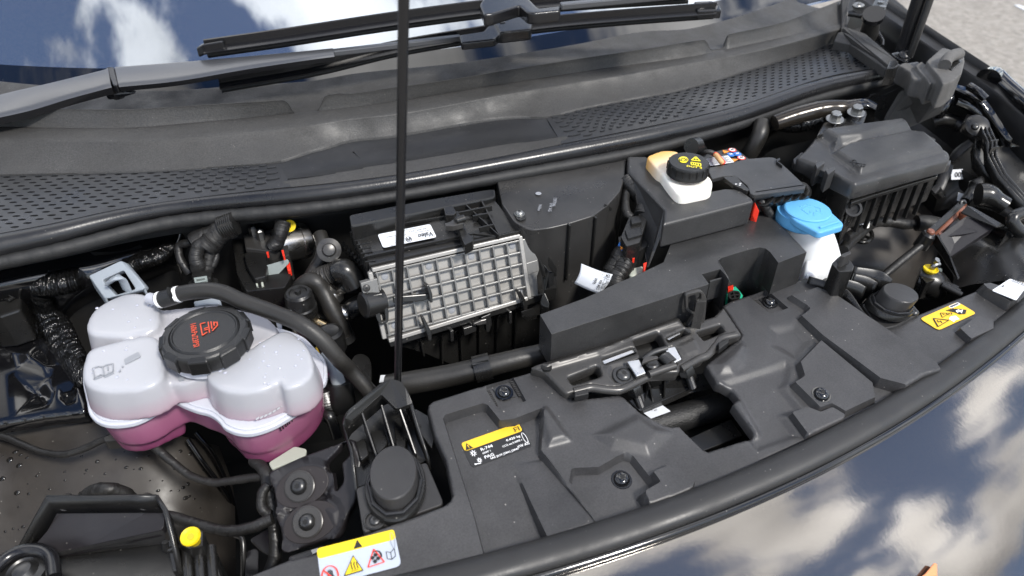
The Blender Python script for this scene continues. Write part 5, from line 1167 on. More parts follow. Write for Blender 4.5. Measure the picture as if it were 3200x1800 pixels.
# coloured connector seen inside the cut-out
cn = thing('green_red_connector', 'small connector with green frame and red comb inside the cover cut-out', 'connector', W('6', 450, 760, .80))
slab('green_frame', fil(L('6:400,700 440,685 490,740 520,780 500,800 400,810', .818), .002), .012, 'green', cn, .001)
for k in range(4): slab('red_pin', L('6:%d,%d %d,%d %d,%d %d,%d' % (408+k*10, 712-k*3, 415+k*10, 708-k*3, 420+k*10, 735-k*3, 412+k*10, 740-k*3), .824), .006, 'red', cn, .0004)
plate('socket_frame', fil(L('6:410,760 440,740 490,745 505,775 490,800 430,808 412,790', .824), .003), [fil(L('6:425,765 445,752 450,768 428,778', .824), .001), fil(L('6:455,752 485,755 490,768 458,768', .824), .001), fil(L('6:430,785 450,776 455,795 435,798', .824), .001), fil(L('6:460,775 492,775 485,792 465,795', .824), .001)], .008, 'moulded', cn)
slab('yellow_card', L('6:400,620 430,618 520,780 505,790', .80), .004, 'ochre', cn, 0)
slab('white_block', L('6:470,640 620,570 650,600 590,740 530,760', .77), .03, 'whiteplastic', cn, .002); slab('red_strip', L('6:630,575 650,590 610,690 600,680', .80), .02, 'red', cn, 0)
tapedp('6:440,650,.80 500,620,.80 570,640,.795 640,610,.79', .012, cn)

# ================================================================== upper battery cover around the brake fluid bottle
uc = thing('upper_cover', 'matt black stepped cover wrapped around the brake fluid bottle', 'cover panel', W('E', 600, 700, .86))
ZU = .914
tp = L('E:-60,150 130,150 240,310 375,505 430,535 490,545 760,492 900,466 990,470 1060,490 1165,560 1186,592 290,822 300,680 0,362 -60,300', ZU)
slab('cover_shell', tp, .036, 'cover', uc, .0035, seg=3)
slab('side_flap', L('E:0,362,.913 300,682,.913 272,940,.885 150,1240,.85 135,1245,.85 190,900,.87 0,480,.90', None), .003, 'cover', uc, .001, d=Vector((.3, 1, 0)))
slab('lower_step', L('E:270,945 880,790 1060,730 1075,740 900,815 400,925', .882), .02, 'cover', uc, .0015)
o = slab('orange_cover', L('E:1185,600,.905 1200,610,.905 1240,690,.893 1165,705,.888 1170,640,.893', None), .02, 'red', None, .001); tag(o, 'orange red plastic corner showing behind the stepped battery cover', 'cap')

# ================================================================== brake fluid bottle
bf = thing('brake_fluid_bottle', 'creamy translucent brake fluid bottle with black ribbed cap and yellow symbols', 'bottle', W('E', 500, 450, .88))
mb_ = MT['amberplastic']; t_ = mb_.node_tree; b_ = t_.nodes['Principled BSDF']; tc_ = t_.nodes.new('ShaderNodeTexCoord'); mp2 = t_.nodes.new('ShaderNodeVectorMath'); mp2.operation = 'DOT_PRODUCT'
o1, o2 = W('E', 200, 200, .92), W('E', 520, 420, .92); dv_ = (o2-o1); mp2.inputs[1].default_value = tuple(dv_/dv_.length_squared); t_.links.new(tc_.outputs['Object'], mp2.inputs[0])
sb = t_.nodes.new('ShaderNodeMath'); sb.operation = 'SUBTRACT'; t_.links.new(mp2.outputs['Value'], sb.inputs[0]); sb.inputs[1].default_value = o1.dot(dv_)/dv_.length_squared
rp_ = t_.nodes.new('ShaderNodeValToRGB'); t_.links.new(sb.outputs[0], rp_.inputs[0]); e_ = rp_.color_ramp.elements; e_[0].position = .05; e_[0].color = (.72, .42, .12, 1); e_[1].position = .75; e_[1].color = (.88, .84, .76, 1)   # rear end amber: fluid colour, with shade on that side painted in
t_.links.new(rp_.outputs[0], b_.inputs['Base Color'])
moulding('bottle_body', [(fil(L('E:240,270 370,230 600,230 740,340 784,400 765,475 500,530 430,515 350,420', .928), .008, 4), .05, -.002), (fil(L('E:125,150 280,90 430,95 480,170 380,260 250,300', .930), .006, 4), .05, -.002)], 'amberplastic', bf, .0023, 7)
ca = W('E', 545, 203, .950); R1 = .0262
cpb = lathe('bottle_cap', ca-Vector((0, 0, .017)), [(R1*.93, -.002), (R1*1.02, 0), (R1*1.02, .0025), (R1, .0035), (R1, .013), (R1*.985, .0155), (R1*.95, .017), (.0005, .0172)], 'capblack', bf, 48, smooth=30)
for k in range(18):
    a = k*2*math.pi/18; d = Vector((math.cos(a), math.sin(a), 0)); bar('grip_rib', ca+d*R1*1.0+Vector((0, 0, -.013)), ca+d*R1*1.0+Vector((0, 0, -.002)), .0025, .002, 'capblack', cpb, .0005, d)
def capstroke(name, lst, wd, m, zz_):
    V = []
    for a, b in lst:
        A, B = W('E', *a, zz_), W('E', *b, zz_); d = B-A; n = Vector((-d.y, d.x, 0)).normalized()*wd/2; V.append(([A+n, B+n, B-n, A-n], .0004))
    return join_slabs(name, V, m, cpb, 0)
zc_ = ca.z+.0009
slab('disc_sign', fil(L('E:436,180 465,155 515,155 545,185 515,214 465,212', zc_), .004), .0006, 'inkyellow', cpb, 0)
capstroke('disc_sign_lines', [((490+22*math.cos(a), 184+14*math.sin(a)), (490+22*math.cos(a+.5), 184+14*math.sin(a+.5))) for a in [k*.5 for k in range(13)]]+[((490+38*math.cos(a), 184+22*math.sin(a)), (490+38*math.cos(a+.4), 184+22*math.sin(a+.4))) for a in (-.6, -.2, .2, 2.5, 2.9, 3.3)], .001, 'capblack', zc_+.0006)
capstroke('triangle_sign', [((570, 188), (612, 155)), ((612, 155), (655, 198)), ((570, 188), (655, 198)), ((612, 168), (614, 180)), ((615, 186), (616, 189))], .0016, 'inkyellow', zc_)
capstroke('book_sign', [((567, 208), (568, 232)), ((568, 232), (610, 238)), ((610, 238), (660, 252)), ((660, 252), (660, 222)), ((567, 208), (612, 215)), ((612, 215), (660, 222)), ((612, 215), (611, 238)), ((590, 212), (590, 234)), ((636, 222), (636, 245))], .0014, 'inkyellow', zc_)
a, b = W('E', 518, 255, zc_), W('E', 606, 268, zc_); text('cap_text', 'DOT 4', a, b-a, Vector((-(b-a).y, (b-a).x, 0)), .0066, 'inkyellow', cpb, lift=.0002)
# ================================================================== battery and terminal cover
bt = thing('battery', 'black battery top with white data label, round warning signs and red wire', 'battery', W('E', 900, 150, .86))
slab('battery_case', L('E:600,140 990,55 1040,90 1140,170 1150,260 700,300', .905), .09, 'moulded', bt, .003)
q = L('E:690,165 915,130 990,200 760,250', .9065); lab = Lab(q[0], q[1], q[3], .0006)
st = lab.plate('data_label', 0, 0, 1, 1, 'labelwhite', bt, .001)
for k in range(6): lab.polys('text_line', [seg((.05, .30+k*.115), (.92 if k % 2 else .8, .30+k*.115), .05)], 'inkgrey', st)
lab.plate('dark_header', .0, .0, 1, .2, 'labelblack', st, 0, 1.8)
for s_, m_ in (('E:970,93', 'inkred'), ('E:955,138', 'inkblue'), ('E:1020,132', 'inkblue'), ('E:1060,170', 'inkred')):
    c = W('E', *map(float, s_[2:].split(',')), .9065); o = lathe('round_sign', c, [(.0058, 0), (.0058, .0006)], m_, bt, 24); lathe('sign_field', c+Vector((0, 0, .0006)), [(.0042, 0), (.0042, .0005)], 'inkwhite' if m_ == 'inkred' else 'inkblue', o, 20)
    bars('sign_mark', [(c+Vector((-.0025, -.001, .0015)), c+Vector((.0025, .001, .0015)), .0012, .0004), (c+Vector((-.001, .002, .0015)), c+Vector((.001, -.002, .0015)), .001, .0004)], 'ink' if m_ == 'inkred' else 'inkwhite', o, 0)
for s_ in ('E:875,90 915,85 945,105 890,122', 'E:945,175 985,165 1030,180 985,205'): slab('warning_triangle', [L(s_, .907)[i] for i in (0, 2, 3)], .0005, 'orange', bt, 0)
tube('red_wire', L('E:780,125,.912 815,140,.918 850,180,.92 890,225,.915', None), .0035, 'red', bt, 10, 16); tube('tan_wire', L('E:810,140,.92 850,190,.921 870,215,.918', None), .0036, mat('tan', (.6, .35, .15), .5), bt, 10, 10)
tube('black_wire', L('E:670,130,.91 720,110,.918 770,115,.918 800,135,.915', None), .0035, 'tape', bt, 8, 14)
tcv = thing('terminal_cover', 'flat black terminal cover with row of round cable mouths over the battery', 'cover', W('E', 1300, 400, .88))
slab('lid', fil(L('E:725,265 900,235 1090,180 1330,160 1390,165 1510,270 1690,440 1690,470 1190,535 1150,520 1120,440 1000,345 880,350 770,375', .917), .003), .006, 'cover', tcv, .0018)
slab('lid_body', L('E:780,300 1380,180 1660,450 1190,525 1000,400', .911), .03, 'moulded', tcv, 0)
slab('lid_step', fil(L('E:880,355 1010,345 1060,400 1140,480 1120,495 980,430', .9185), .002), .006, 'moulded', tcv, .001)
bars('lid_print', [(W('E', 998, 427, .9192), W('E', 1018, 425, .9192), .0012, .0004), (W('E', 1035, 437, .9192), W('E', 1055, 434, .9192), .0012, .0004), (W('E', 1040, 420, .9192), W('E', 1060, 418, .9192), .0012, .0004)], 'inkwhite', tcv, 0)
slab('lid_hook', L('E:1405,180 1440,165 1445,185 1420,200 1470,235 1465,245 1410,205', .921), .006, 'moulded', tcv, .0005)
for k, (u, v) in enumerate(((1285, 560), (1385, 540), (1470, 525), (1555, 510), (1640, 500))):
    c = W('E', u, v, .902); d = W('E', u+45, v+80, .875)-c; ring = lathe('cable_mouth', c, [(.0125, -.004), (.0135, .006), (.0115, .006), (.0105, .0), (.010, -.004)], 'moulded', tcv, 22, d.normalized())
    tube('cable', [c-d*.1, c+d*.6, c+d*1.2, c+d*1.7+Vector((0, 0, -.02))], .0075 if k in (1, 2) else .0045, 'tape', tcv, 12, 14)
bars('lid_lip', [(W('E', 1180, 545, .911), W('E', 1680, 472, .911), .004, .012)], 'cover', tcv, .001)
o = taped('wrapped_cable', 'dark wrapped cable dropping beside the blue washer cap', 'E:1240,575,.90 1290,640,.892 1330,710,.88 1370,760,.87', .006)
o = slab('cable_duct', fil(L('E:1290,640 1480,600 1500,760 1470,830 1370,790', .872), .004), .05, 'moulded', None, .003); tag(o, 'ribbed black duct block behind the neck of the washer bottle', 'duct')
for k in range(4): bar('duct_rib', W('E', 1310+k*8, 655+k*38, .874), W('E', 1480, 622+k*38, .874), .002, .004, 'moulded', o)

# ================================================================== washer bottle
wb = thing('washer_bottle', 'white washer fluid bottle neck with sky blue flip cap and wiper symbol', 'bottle', W('6', 1050, 480, .80))
nk = W('6', 985, 160, .884); R2 = .031
v, f = [], []
rings = [(W('6', 970, 195, .876), .0325), (W('6', 975, 260, .862), .0325), (W('6', 990, 350, .842), .0335), (W('6', 1010, 450, .82), .036), (W('6', 1030, 560, .80), .038), (W('6', 1050, 640, .78), .038)]
tube('neck', [r[0] for r in rings], [r[1] for r in rings], 'whiteplastic', wb, 28, 24)
moulding('shoulder', [(fil(L('6:1000,420 1100,320 1130,330 1225,440 1230,480 1180,540 1060,620 960,640', .826), .008, 4), .05, -.003), ], 'whiteplastic', wb, .0024, 12)
slab('black_square', L('6:1125,465 1155,455 1180,490 1150,500', .8285), .002, 'ink', wb, 0)
slab('seam', L('6:1010,600 1170,500 1180,510 1030,615', .822), .006, 'whiteplastic', wb, .001)
zc1 = .893
cap_o = fil(L('6:812,100 830,92 900,68 970,60 1050,75 1100,110 1250,245 1253,268 1090,318 1060,315 900,230 830,165', zc1), .006, 4)
bcap = slab('flip_cap', cap_o, .010, 'bluecap', wb, .003, seg=3)
lathe('cap_skirt', W('6', 962, 160, .888), [(.0315, -.017), (.0335, -.015), (.0335, 0)], 'bluecap', bcap, 40)
rm_ = []
c0 = W('6', 990, 155, zc1+.0006)
lathe('cap_disc', c0, [(.0295, -.001), (.0295, .0008), (.028, .0018), (.0005, .0018)], 'bluecap', bcap, 48)
bar('grip_ridge', W('6', 1078, 285, zc1+.001), W('6', 1215, 240, zc1+.001), .003, .003, 'bluecap', bcap, .001)
V = []
zs = zc1+.003
for a, b in [((950, 150), (985, 130)), ((985, 130), (1035, 125)), ((1035, 125), (1085, 140)), ((950, 150), (1000, 185)), ((1085, 140), (1090, 175)), ((1090, 175), (1045, 178)), ((1000, 185), (1035, 160)), ((1035, 160), (1040, 190)), ((935, 128), (950, 118)), ((955, 125), (975, 112)), ((985, 112), (1005, 112)), ((1010, 118), (1025, 112)), ((1010, 160), (1015, 175)), ((1030, 190), (1045, 195)), ((1055, 150), (1060, 165))]:
    A, B = W('6', *a, zs), W('6', *b, zs); d = B-A; n = Vector((-d.y, d.x, 0)).normalized()*.0009; V.append(([A+n, B+n, B-n, A-n], .0016))
join_slabs('wiper_symbol', V, 'bluecap', bcap, .0004)

# ================================================================== fuse box
fb = thing('fuse_box', 'large dark fuse box with stepped lid and clips in the right rear corner', 'fuse box', W('3', 1500, 1300, .84))
ZL = .918
lid_ = L('3:905,1150 960,1105 1000,1060 1060,985 1640,905 1700,920 1830,985 2035,1120 2030,1165 1345,1345 1310,1335 1090,1215', ZL)
FBF = (ZL and W('3', 1500, 1100, ZL), Vector((1, 0, 0)), Vector((0, 1, 0)), Vector((0, 0, 1)))
moulded('lid', fil(lid_, .006), [(L('3:1050,1000 1065,975 1640,895 1720,920 1760,950 1600,1010 1400,1060 1250,1075 1190,1130 1160,1140 1140,1060', ZL), .014, .014), (L('3:1150,1130 1250,1070 1700,970 1850,985 2000,1115 1375,1285 1340,1270', ZL), .009, .010)], 'cover', fb, FBF, .0024, .016, .004)
rimp = L('3:885,1160 950,1105 1100,1230 1345,1350 2040,1165 2035,1200 1340,1400 1310,1395 890,1190', ZL-.012)
slab('lid_rim', rimp, .012, 'cover', fb, .0015)
slab('box_body', fil(L('3:900,1190 1060,1010 1640,930 1830,1000 2000,1150 1350,1360', ZL-.02), .006), .075, 'moulded', fb, .004)
for s_ in ('3:1045,1195 1110,1172 1118,1190 1060,1230', '3:1120,1240 1190,1215 1195,1235 1140,1275'): slab('clip', L(s_, ZL+.008), .028, 'cover', fb, .0008)
slab('clip_bridge', L('3:1085,1205 1140,1225 1130,1260 1075,1235', ZL+.002), .01, 'cover', fb, .001)
for s_ in ('3:985,1260,.90 1010,1280,.90', '3:1080,1330,.895 1100,1345,.895', '3:1150,1340,.895 1165,1350,.895'):
    a, b = L(s_, None); slab('body_rib', [a, b, b+Vector((0, .003, 0)), a+Vector((0, .003, 0))], .05, 'moulded', fb, .0005)
for k in range(7):
    a = W('C', 360+k*100, 545-k*27, .885); slab('body_rib', [a, a+Vector((.003, 0, 0)), a+Vector((.003, .006, 0)), a+Vector((0, .006, 0))], .06, 'moulded', fb, .0005)
slab('front_rail', L('C:180,585 400,510 1040,320 1045,345 410,535 190,610', .89), .006, 'moulded', fb, .001)
V = []
for a, b in [((1300, 1180), (1415, 1200)), ((1415, 1200), (1405, 1215)), ((1300, 1180), (1320, 1165)), ((1320, 1165), (1345, 1170)), ((1345, 1170), (1350, 1185)), ((1325, 1190), (1330, 1210)), ((1355, 1196), (1360, 1216)), ((1385, 1200), (1388, 1215))]:
    A, B = W('3', *a, ZL+.0095), W('3', *b, ZL+.0095); d = B-A; n = Vector((-d.y, d.x, 0)).normalized()*.0006; V.append(([A+n, B+n, B-n, A-n], .001))
join_slabs('embossed_symbol', V, 'moulded', fb, 0)
slab('lid_latch', fil(L('3:1800,985 1850,975 1925,1015 1920,1030 1880,1020 1840,1005', ZL+.002), .001), .012, 'moulded', fb, .001)
# mounting plate in front of the box with ring
mp_ = [W('C', u, v, z) for u, v, z in ((190, 590, .88), (350, 535, .88), (60, 1030, .80), (20, 900, .81))]
o = slab('mount_plate', mp_, .004, 'moulded', fb, .001); lathe('mount_ring', W('C', 210, 670, .872), [(.011, 0), (.011, .003), (.008, .003), (.008, 0)], 'moulded', fb, 20, Vector((-.5, -.6, .6)))
for a_, b_ in (('C:195,600,.882', 'C:75,960,.815'), ('C:320,550,.884', 'C:180,780,.838'), ('C:160,730,.857', 'C:230,715,.86'), ('C:190,610,.882', 'C:300,570,.884')): bar('mount_rib', L(a_)[0], L(b_)[0], .0025, .006, 'moulded', fb)
# metal bracket behind it with two bolts
tb_ = thing('bolted_bracket', 'black ridged bracket with two pale hex bolts behind the fuse box', 'bracket', W('3', 1250, 880, .90))
slab('bracket_body', L('3:1060,985 1110,890 1200,880 1420,800 1425,830 1390,930 1230,950', .925), .02, 'moulded', tb_, .002)
for k in range(4): a = W('3', 1180+k*62, 925-k*22, .929); slab('bracket_rib', [a, W('3', 1200+k*62, 915-k*22, .929), W('3', 1215+k*62, 885-k*22, .931), W('3', 1200+k*62, 890-k*22, .931)], .01, 'moulded', tb_, .0008)
for s_ in ('3:1190,868,.932', '3:1345,820,.937'): bolt('hex_bolt', L(s_)[0], .0078, 'zinc', tb_, Vector((-.1, -.1, 1)), hexhead=True, h=.011, star=False, washer=.013)
# right strut tower with foil sleeve
loft('strut_tower', [L('3:600,1000,.87 700,900,.90 900,830,.92 1150,770,.925 1400,720,.925 1500,760,.92', None), L('3:620,1050,.86 720,960,.89 900,900,.905 1150,840,.91 1400,800,.91 1480,830,.905', None), L('3:620,1200,.80 720,1100,.81 900,1050,.82 1100,1000,.83 1400,900,.84 1480,930,.84', None)], 'blackpaint', car, 30, 14)
tube('tower_rim', L('3:750,900,.918 900,850,.925 1100,800,.932 1250,790,.934 1350,770,.934', None), [.012, .014, .014, .013, .010], mat('bronzefilm', (.03, .025, .02), .2, metal=.4), car, 14, 30, .02)
tube('seam_sealant', L('3:740,900,.915 850,905,.91 950,885,.913 1080,860,.918', None), [.010, .016, .020, .016], 'sealant', car, 14, 50, .05, .8)
o = tube('vent_hose', L('3:660,900,.91 640,980,.90 590,1080,.88 540,1160,.86', None), .013, 'hose', None, 14, 30); tag(o, 'dark hose curving down behind the battery near the bulkhead', 'hose')
o = tube('cowl_drain', L('3:140,1070,.92 190,1060,.915 215,1040,.918', None), .012, 'moulded', None, 12, 10); tag(o, 'short black drain spout under the cowl seal above the brake fluid cap', 'spout')

# ================================================================== foam corner block at the end of the cowl
fm = thing('foam_block', 'worn grey foam corner block capping the right end of the cowl seal', 'foam block', W('B', 800, 900, .88))
mat('foam', (.085, .082, .078), .7, bump=.5, bscale=160, var=.35, dust=.3, bdist=.001)
slab('lower_block', L('B:760,740,.945 930,790,.945 1090,830,.942 1200,830,.94 1130,960,.90 900,1060,.885 720,1140,.868 510,1150,.868', None), .03, 'foam', fm, .003)
slab('front_face', L('B:775,735,.946 800,745,.946 515,1155,.866 300,975,.89 640,830,.92', None), .012, 'moulded', fm, .0015)
moulding('middle_block', [(fil(L('B:655,640 720,605 790,640 860,690 950,770 930,800 790,770 770,700', .958), .003, 3), .03, 0), (fil(L('B:820,640 880,600 1080,750 1070,790 960,830 940,780 860,700', .966), .003, 3), .035, 0), (fil(L('B:930,600 1085,465 1180,490 1300,540 1310,600 1280,720 1190,800 1090,830 1060,760', .978), .004, 3), .04, 0)], 'foam', fm, .002, 4)
tube('curved_ridge', L('B:1110,640,.985 1130,590,.988 1180,550,.99 1250,530,.988', None), .009, 'foam', fm, 12, 18); slab('notch', L('B:1110,650 1240,570 1290,600 1180,690', .9795), .004, 'moulded', fm, .001)
slab('upright_tab', L('B:540,670 570,595 640,590 660,640 620,665', .968), .03, 'moulded', fm, .0015)

# ================================================================== hinge, strut and hoses at the right rear
gs = thing('hinge_strut', 'black upright hinge arm with pivot bolt at the right rear corner', 'hinge', W('B', 710, 560, .92))
ga = W('B', 700, 500, .955); gd = Vector((-.005, .02, 1))
tube('strut_tube', [ga, ga+gd*.1, ga+gd*.45], .0125, 'arm', gs, 16); tube('strut_rod', [W('B', 765, 560, .952), W('B', 765, 560, .952)+gd*.08+Vector((.004, 0, 0)), W('B', 765, 560, .952)+gd*.42+Vector((.006, 0, 0))], .0055, 'darksteel', gs, 10)
slab('pivot_plate', fil(L('B:580,525 660,505 740,505 765,560 750,605 700,600 620,560', .95), .004), .008, 'arm', gs, .001); bolt('pivot_bolt', W('B', 715, 553, .951), .011, 'arm', gs, Vector((-.3, -.6, .7)), h=.008)
hg = thing('hinge_bracket', 'black drilled hinge bracket on a round post beside the cowl end', 'hinge', W('B', 400, 200, .93))
slab('bracket_plate', fil(L('B:375,110 440,-40 570,-40 510,130 440,150', .985), .003), .008, 'arm', hg, .001)
for s_ in ('B:425,85', 'B:500,65', 'B:480,20'): u, v = map(float, s_[2:].split(',')); lathe('bracket_hole', W('B', u, v, .9865), [(.006, 0), (.006, .001)], 'zinc' if v < 80 else 'dark', hg, 14)
tube('post', [W('B', 400, 160, .98), W('B', 370, 300, .95), W('B', 350, 360, .935)], [.014, .0165, .0165], 'hose', hg, 16); lathe('post_collar', W('B', 410, 150, .983), [(.019, -.006), (.019, .004)], 'arm', hg, 20, W('B', 400, 160, .98)-W('B', 350, 360, .935))
tube('steel_pipe', L('B:160,130,.97 240,140,.97 290,150,.97 350,125,.975', None), .006, 'darksteel', hg, 10, 16); tube('steel_ring', L('B:215,50,.985 260,40,.985 300,60,.985 250,70,.985 215,55,.985', None), .004, 'zinc', hg, 8, 20)
tube('bracket_wire', L('B:415,235,.95 460,330,.94 498,400,.935 495,450,.93', None), .003, 'darksteel', hg, 8, 16)
mk('hinge_wall', [W('B', 150, -60, .80), W('B', 560, -60, .80), W('B', 1200, 480, .78), W('B', 1200, 900, .74), W('B', 150, 500, .78)], [[0, 1, 2, 3, 4]], 'dark', car)

# ================================================================== right fender rail and headlamp
fr_ = thing('fender_rail', 'glossy black painted fender rail with bolts behind the right headlamp', 'body rail', W('B', 1500, 1100, .85))
loft('rail_skin', [L('B:1080,870,.905 1200,830,.91 1350,870,.905 1500,970,.90 1600,1100,.885 1750,1330,.865 1850,1440,.85', None), L('B:1060,910,.90 1190,880,.905 1320,930,.90 1440,1010,.895 1530,1130,.88 1640,1330,.86 1720,1449,.845', None), L('B:1040,920,.89 1180,960,.885 1290,1010,.88 1380,1080,.875 1480,1200,.86 1560,1330,.84 1620,1449,.83', None), L('B:1000,960,.86 1120,1040,.85 1250,1100,.84 1300,1200,.83 1400,1300,.82 1450,1400,.81 1500,1500,.80', None)], 'blackpaint', fr_, 40, 16)
for s_, r_ in (('B:1350,850,.915 1430,900,.913 1510,975,.905', .007), ('B:1210,1000,.895 1350,1050,.885 1450,1120,.875 1520,1180,.865', .007), ('B:1060,900,.90 1150,960,.895 1100,1060,.88 1040,1140,.865', .009)): tube('pressed_bead', L(s_, None), r_, 'blackpaint', fr_, 10, 20)
for s_ in ('B:1665,1025,.885', 'B:1120,860,.91', 'B:1400,780,.905'): bolt('rail_bolt', L(s_)[0], .009, 'darksteel', fr_, Vector((-.3, -.4, .8)), hexhead=True, h=.008, star=False)
tube('rail_hook', L('B:1500,800,.90 1485,870,.895 1500,920,.89 1530,920,.89', None), .006, 'darksteel', fr_, 10, 14)
tube('cross_tube', L('B:1000,1190,.85 1080,1170,.855 1200,1200,.85 1270,1250,.845', None), .012, 'moulded', fr_, 12, 16)
lampseal = curve(L('B:1540,770,.918 1600,745,.915 1700,840,.908 1890,1010,.898 2200,1290,.88', None), 40)
o = tube('fender_edge_trim', lampseal, .0195, 'blackpaint', None, 18, None, 0, .8); tag(o, 'glossy dark rounded trim along the fender edge at the right border', 'trim')
bars('trim_flange', [(W('B', 1540, 840, .895), W('B', 1900, 1150, .875), .003, .012)], 'arm', o)
# fixing pad with screw and finned arm
fa = thing('finned_arm', 'black finned plastic arm bolted to the fender rail with grey gasket', 'bracket arm', W('C', 1650, 300, .82))
slab('rubber_pad', fil(L('B:1280,1210 1340,1110 1400,1105 1540,1190 1560,1230 1420,1310 1290,1240', .872), .004), .012, 'rubber', fa, .002); slab('grey_gasket', fil(L('B:1335,1240 1390,1150 1420,1140 1520,1190 1530,1210 1470,1240 1400,1270', .875), .003), .004, 'greyplastic', fa, .001)
lathe('boss', W('B', 1420, 1245, .876), [(.019, -.004), (.019, .004), (.013, .007)], 'moulded', fa, 26, Vector((-.4, -.5, .8))); bolt('screw', W('B', 1405, 1250, .884), .006, 'darksteel', fa, Vector((-.4, -.5, .8)), h=.005)
slab('arm_plate', L('B:1425,1250,.878 1500,1240,.878 C:1540,0,.868 1550,150,.846 1640,330,.83 1800,520,.81 1900,640,.80 1900,760,.79 1760,560,.80 1560,320,.825 1415,150,.845', None), .006, 'moulded', fa, .001)
for off in (0, 42, 82):
    p = L('B:%d,%d,.886 C:%d,10,.876 %d,150,.856 %d,330,.838 %d,500,.82 %d,650,.806' % (1470+off, 1245, 1540+off, 1545+off, 1640+off, 1790+off, 1930+off), None)
    V = p+[q-Vector((0, 0, .018)) for q in p]; n = len(p); o = mk('fin', V, [[i, i+1, i+1+n, i+n] for i in range(n-1)], 'moulded', fa, 50); k = o.modifiers.new('t', 'SOLIDIFY'); k.thickness = .002; k.offset = 0
for s_ in ('C:1415,0,.868 1425,160,.85 1540,300,.832 1760,490,.815 1890,610,.805',):
    p = L(s_, None); V = p+[q-Vector((0, 0, .02)) for q in p]; n = len(p); o = mk('fin', V, [[i, i+1, i+1+n, i+n] for i in range(n-1)], 'moulded', fa, 50); k = o.modifiers.new('t', 'SOLIDIFY'); k.thickness = .002; k.offset = 0
for a_, b_ in (('C:1545,30,.872', 'C:1625,20,.872'), ('C:1550,100,.864', 'C:1628,85,.864')): bar('fin_web', L(a_)[0], L(b_)[0], .002, .012, 'moulded', fa)
# lamp housing mass behind
loft('side_liner', [L('C:1100,150,.82 1400,60,.84 1700,0,.84 1900,0,.84', None), L('C:1050,500,.76 1350,400,.78 1600,450,.79 1900,600,.79', None), L('C:1000,700,.72 1300,650,.75 1600,700,.77 1900,900,.78', None)], 'moulded', car, 24, 10)
loft('right_liner', [L('C:-50,700,.74 300,620,.73 700,560,.72 1000,620,.70', None), L('C:0,850,.72 350,800,.72 700,800,.715 1050,850,.69', None), L('C:80,1050,.70 400,1000,.70 750,1000,.69 1050,1050,.66', None), L('C:150,1250,.68 450,1250,.675 750,1250,.66 1000,1300,.62', None), L('C:200,1500,.62 450,1500,.62 750,1500,.60 1000,1500,.58', None)], 'liner', car, 30, 16)
for s_, t_ in (('C:1172,285 1288,278 1295,378 1175,384', '009.'), ('C:1245,508 1330,530 1300,600 1232,590', None)):
    q = L(s_, .80); n_ = Vector((-.3, -.8, .5)); q = [Wp('C', *[float(x) for x in k.split(':')[-1].split(',')], q[0], n_) for k in s_.split()]
    o = slab('white_tag', q, .0006, 'labelwhite', None, 0, d=-n_.normalized()); tag(o, 'square white sticker with black number beside the fuse box' if t_ else 'half hidden pale sticker behind the black pull rod', 'sticker')
    if t_: text('tag_text', t_, q[3].lerp(q[0], .25)+(q[1]-q[0])*.25+n_.normalized()*.0006, q[1]-q[0], q[0]-q[3], .012, 'ink', o)
# strap arms
o = tube('grey_strut', L('C:1370,10,.86 1270,90,.845 1185,170,.83 1175,200,.825', None), [.008, .011, .011, .006], 'caprubber', None, 10, 16, 0, .5); tag(o, 'short grey strut arm reaching down from the fender beside the fuse box corner', 'strut')
tube('lower_link', L('C:1155,230,.82 1110,330,.805 1070,440,.79 1040,480,.785 1000,510,.78', None), [.007, .0095, .008, .008, .009], 'caprubber', o, 10, 20, 0, .6); tube('link_peg', L('C:1030,490,.785 1070,540,.775', None), .008, 'moulded', o, 10)
o = tube('pull_rod', L('C:1470,360,.825 1450,400,.82 1400,470,.81 1340,560,.80 1310,600,.797', None), [.004, .012, .0085, .0085, .008], 'moulded', None, 12, 24); tag(o, 'dark tapered rod leaning above the brown rail', 'rod')
br = thing('cable_rail', 'black rail with brown edge and rivets holding the release cable', 'rail', W('C', 1100, 780, .79))
slab('rail_top', L('C:910,900,.812 1255,595,.826 1325,605,.826 1300,640,.822 970,945,.808', None), .010, 'moulded', br, .001)
slab('brown_edge', L('C:970,945,.809 1300,638,.823 1328,615,.827 1325,650,.82 1000,985,.80 945,1000,.80 960,965,.806', None), .008, 'brown', br, .001); slab('brown_end', L('C:880,945,.808 905,915,.812 975,945,.808 950,975,.804', None), .016, 'brown', br, .001)
for s_ in ('C:965,905,.814', 'C:1070,945,.806', 'C:1290,730,.815'): lathe('rivet', L(s_)[0], [(.0055, -.008), (.0055, .003), (.004, .005)], 'brown', br, 16)
lathe('cable_ferrule', W('C', 905, 990, .80), [(.0105, -.010), (.0105, .012), (.008, .015)], 'moulded', br, 20, W('C', 960, 920, .81)-W('C', 880, 1030, .79))
tube('release_cable', L('C:890,1020,.797 800,1090,.79 650,1210,.78 530,1310,.772 400,1420,.76', None), .0058, 'tape', br, 10, 50, .03); tube('wire_loop', L('C:1265,625,.83 1270,600,.833 1300,595,.833 1310,615,.83', None), .0025, 'darksteel', br, 8, 10)
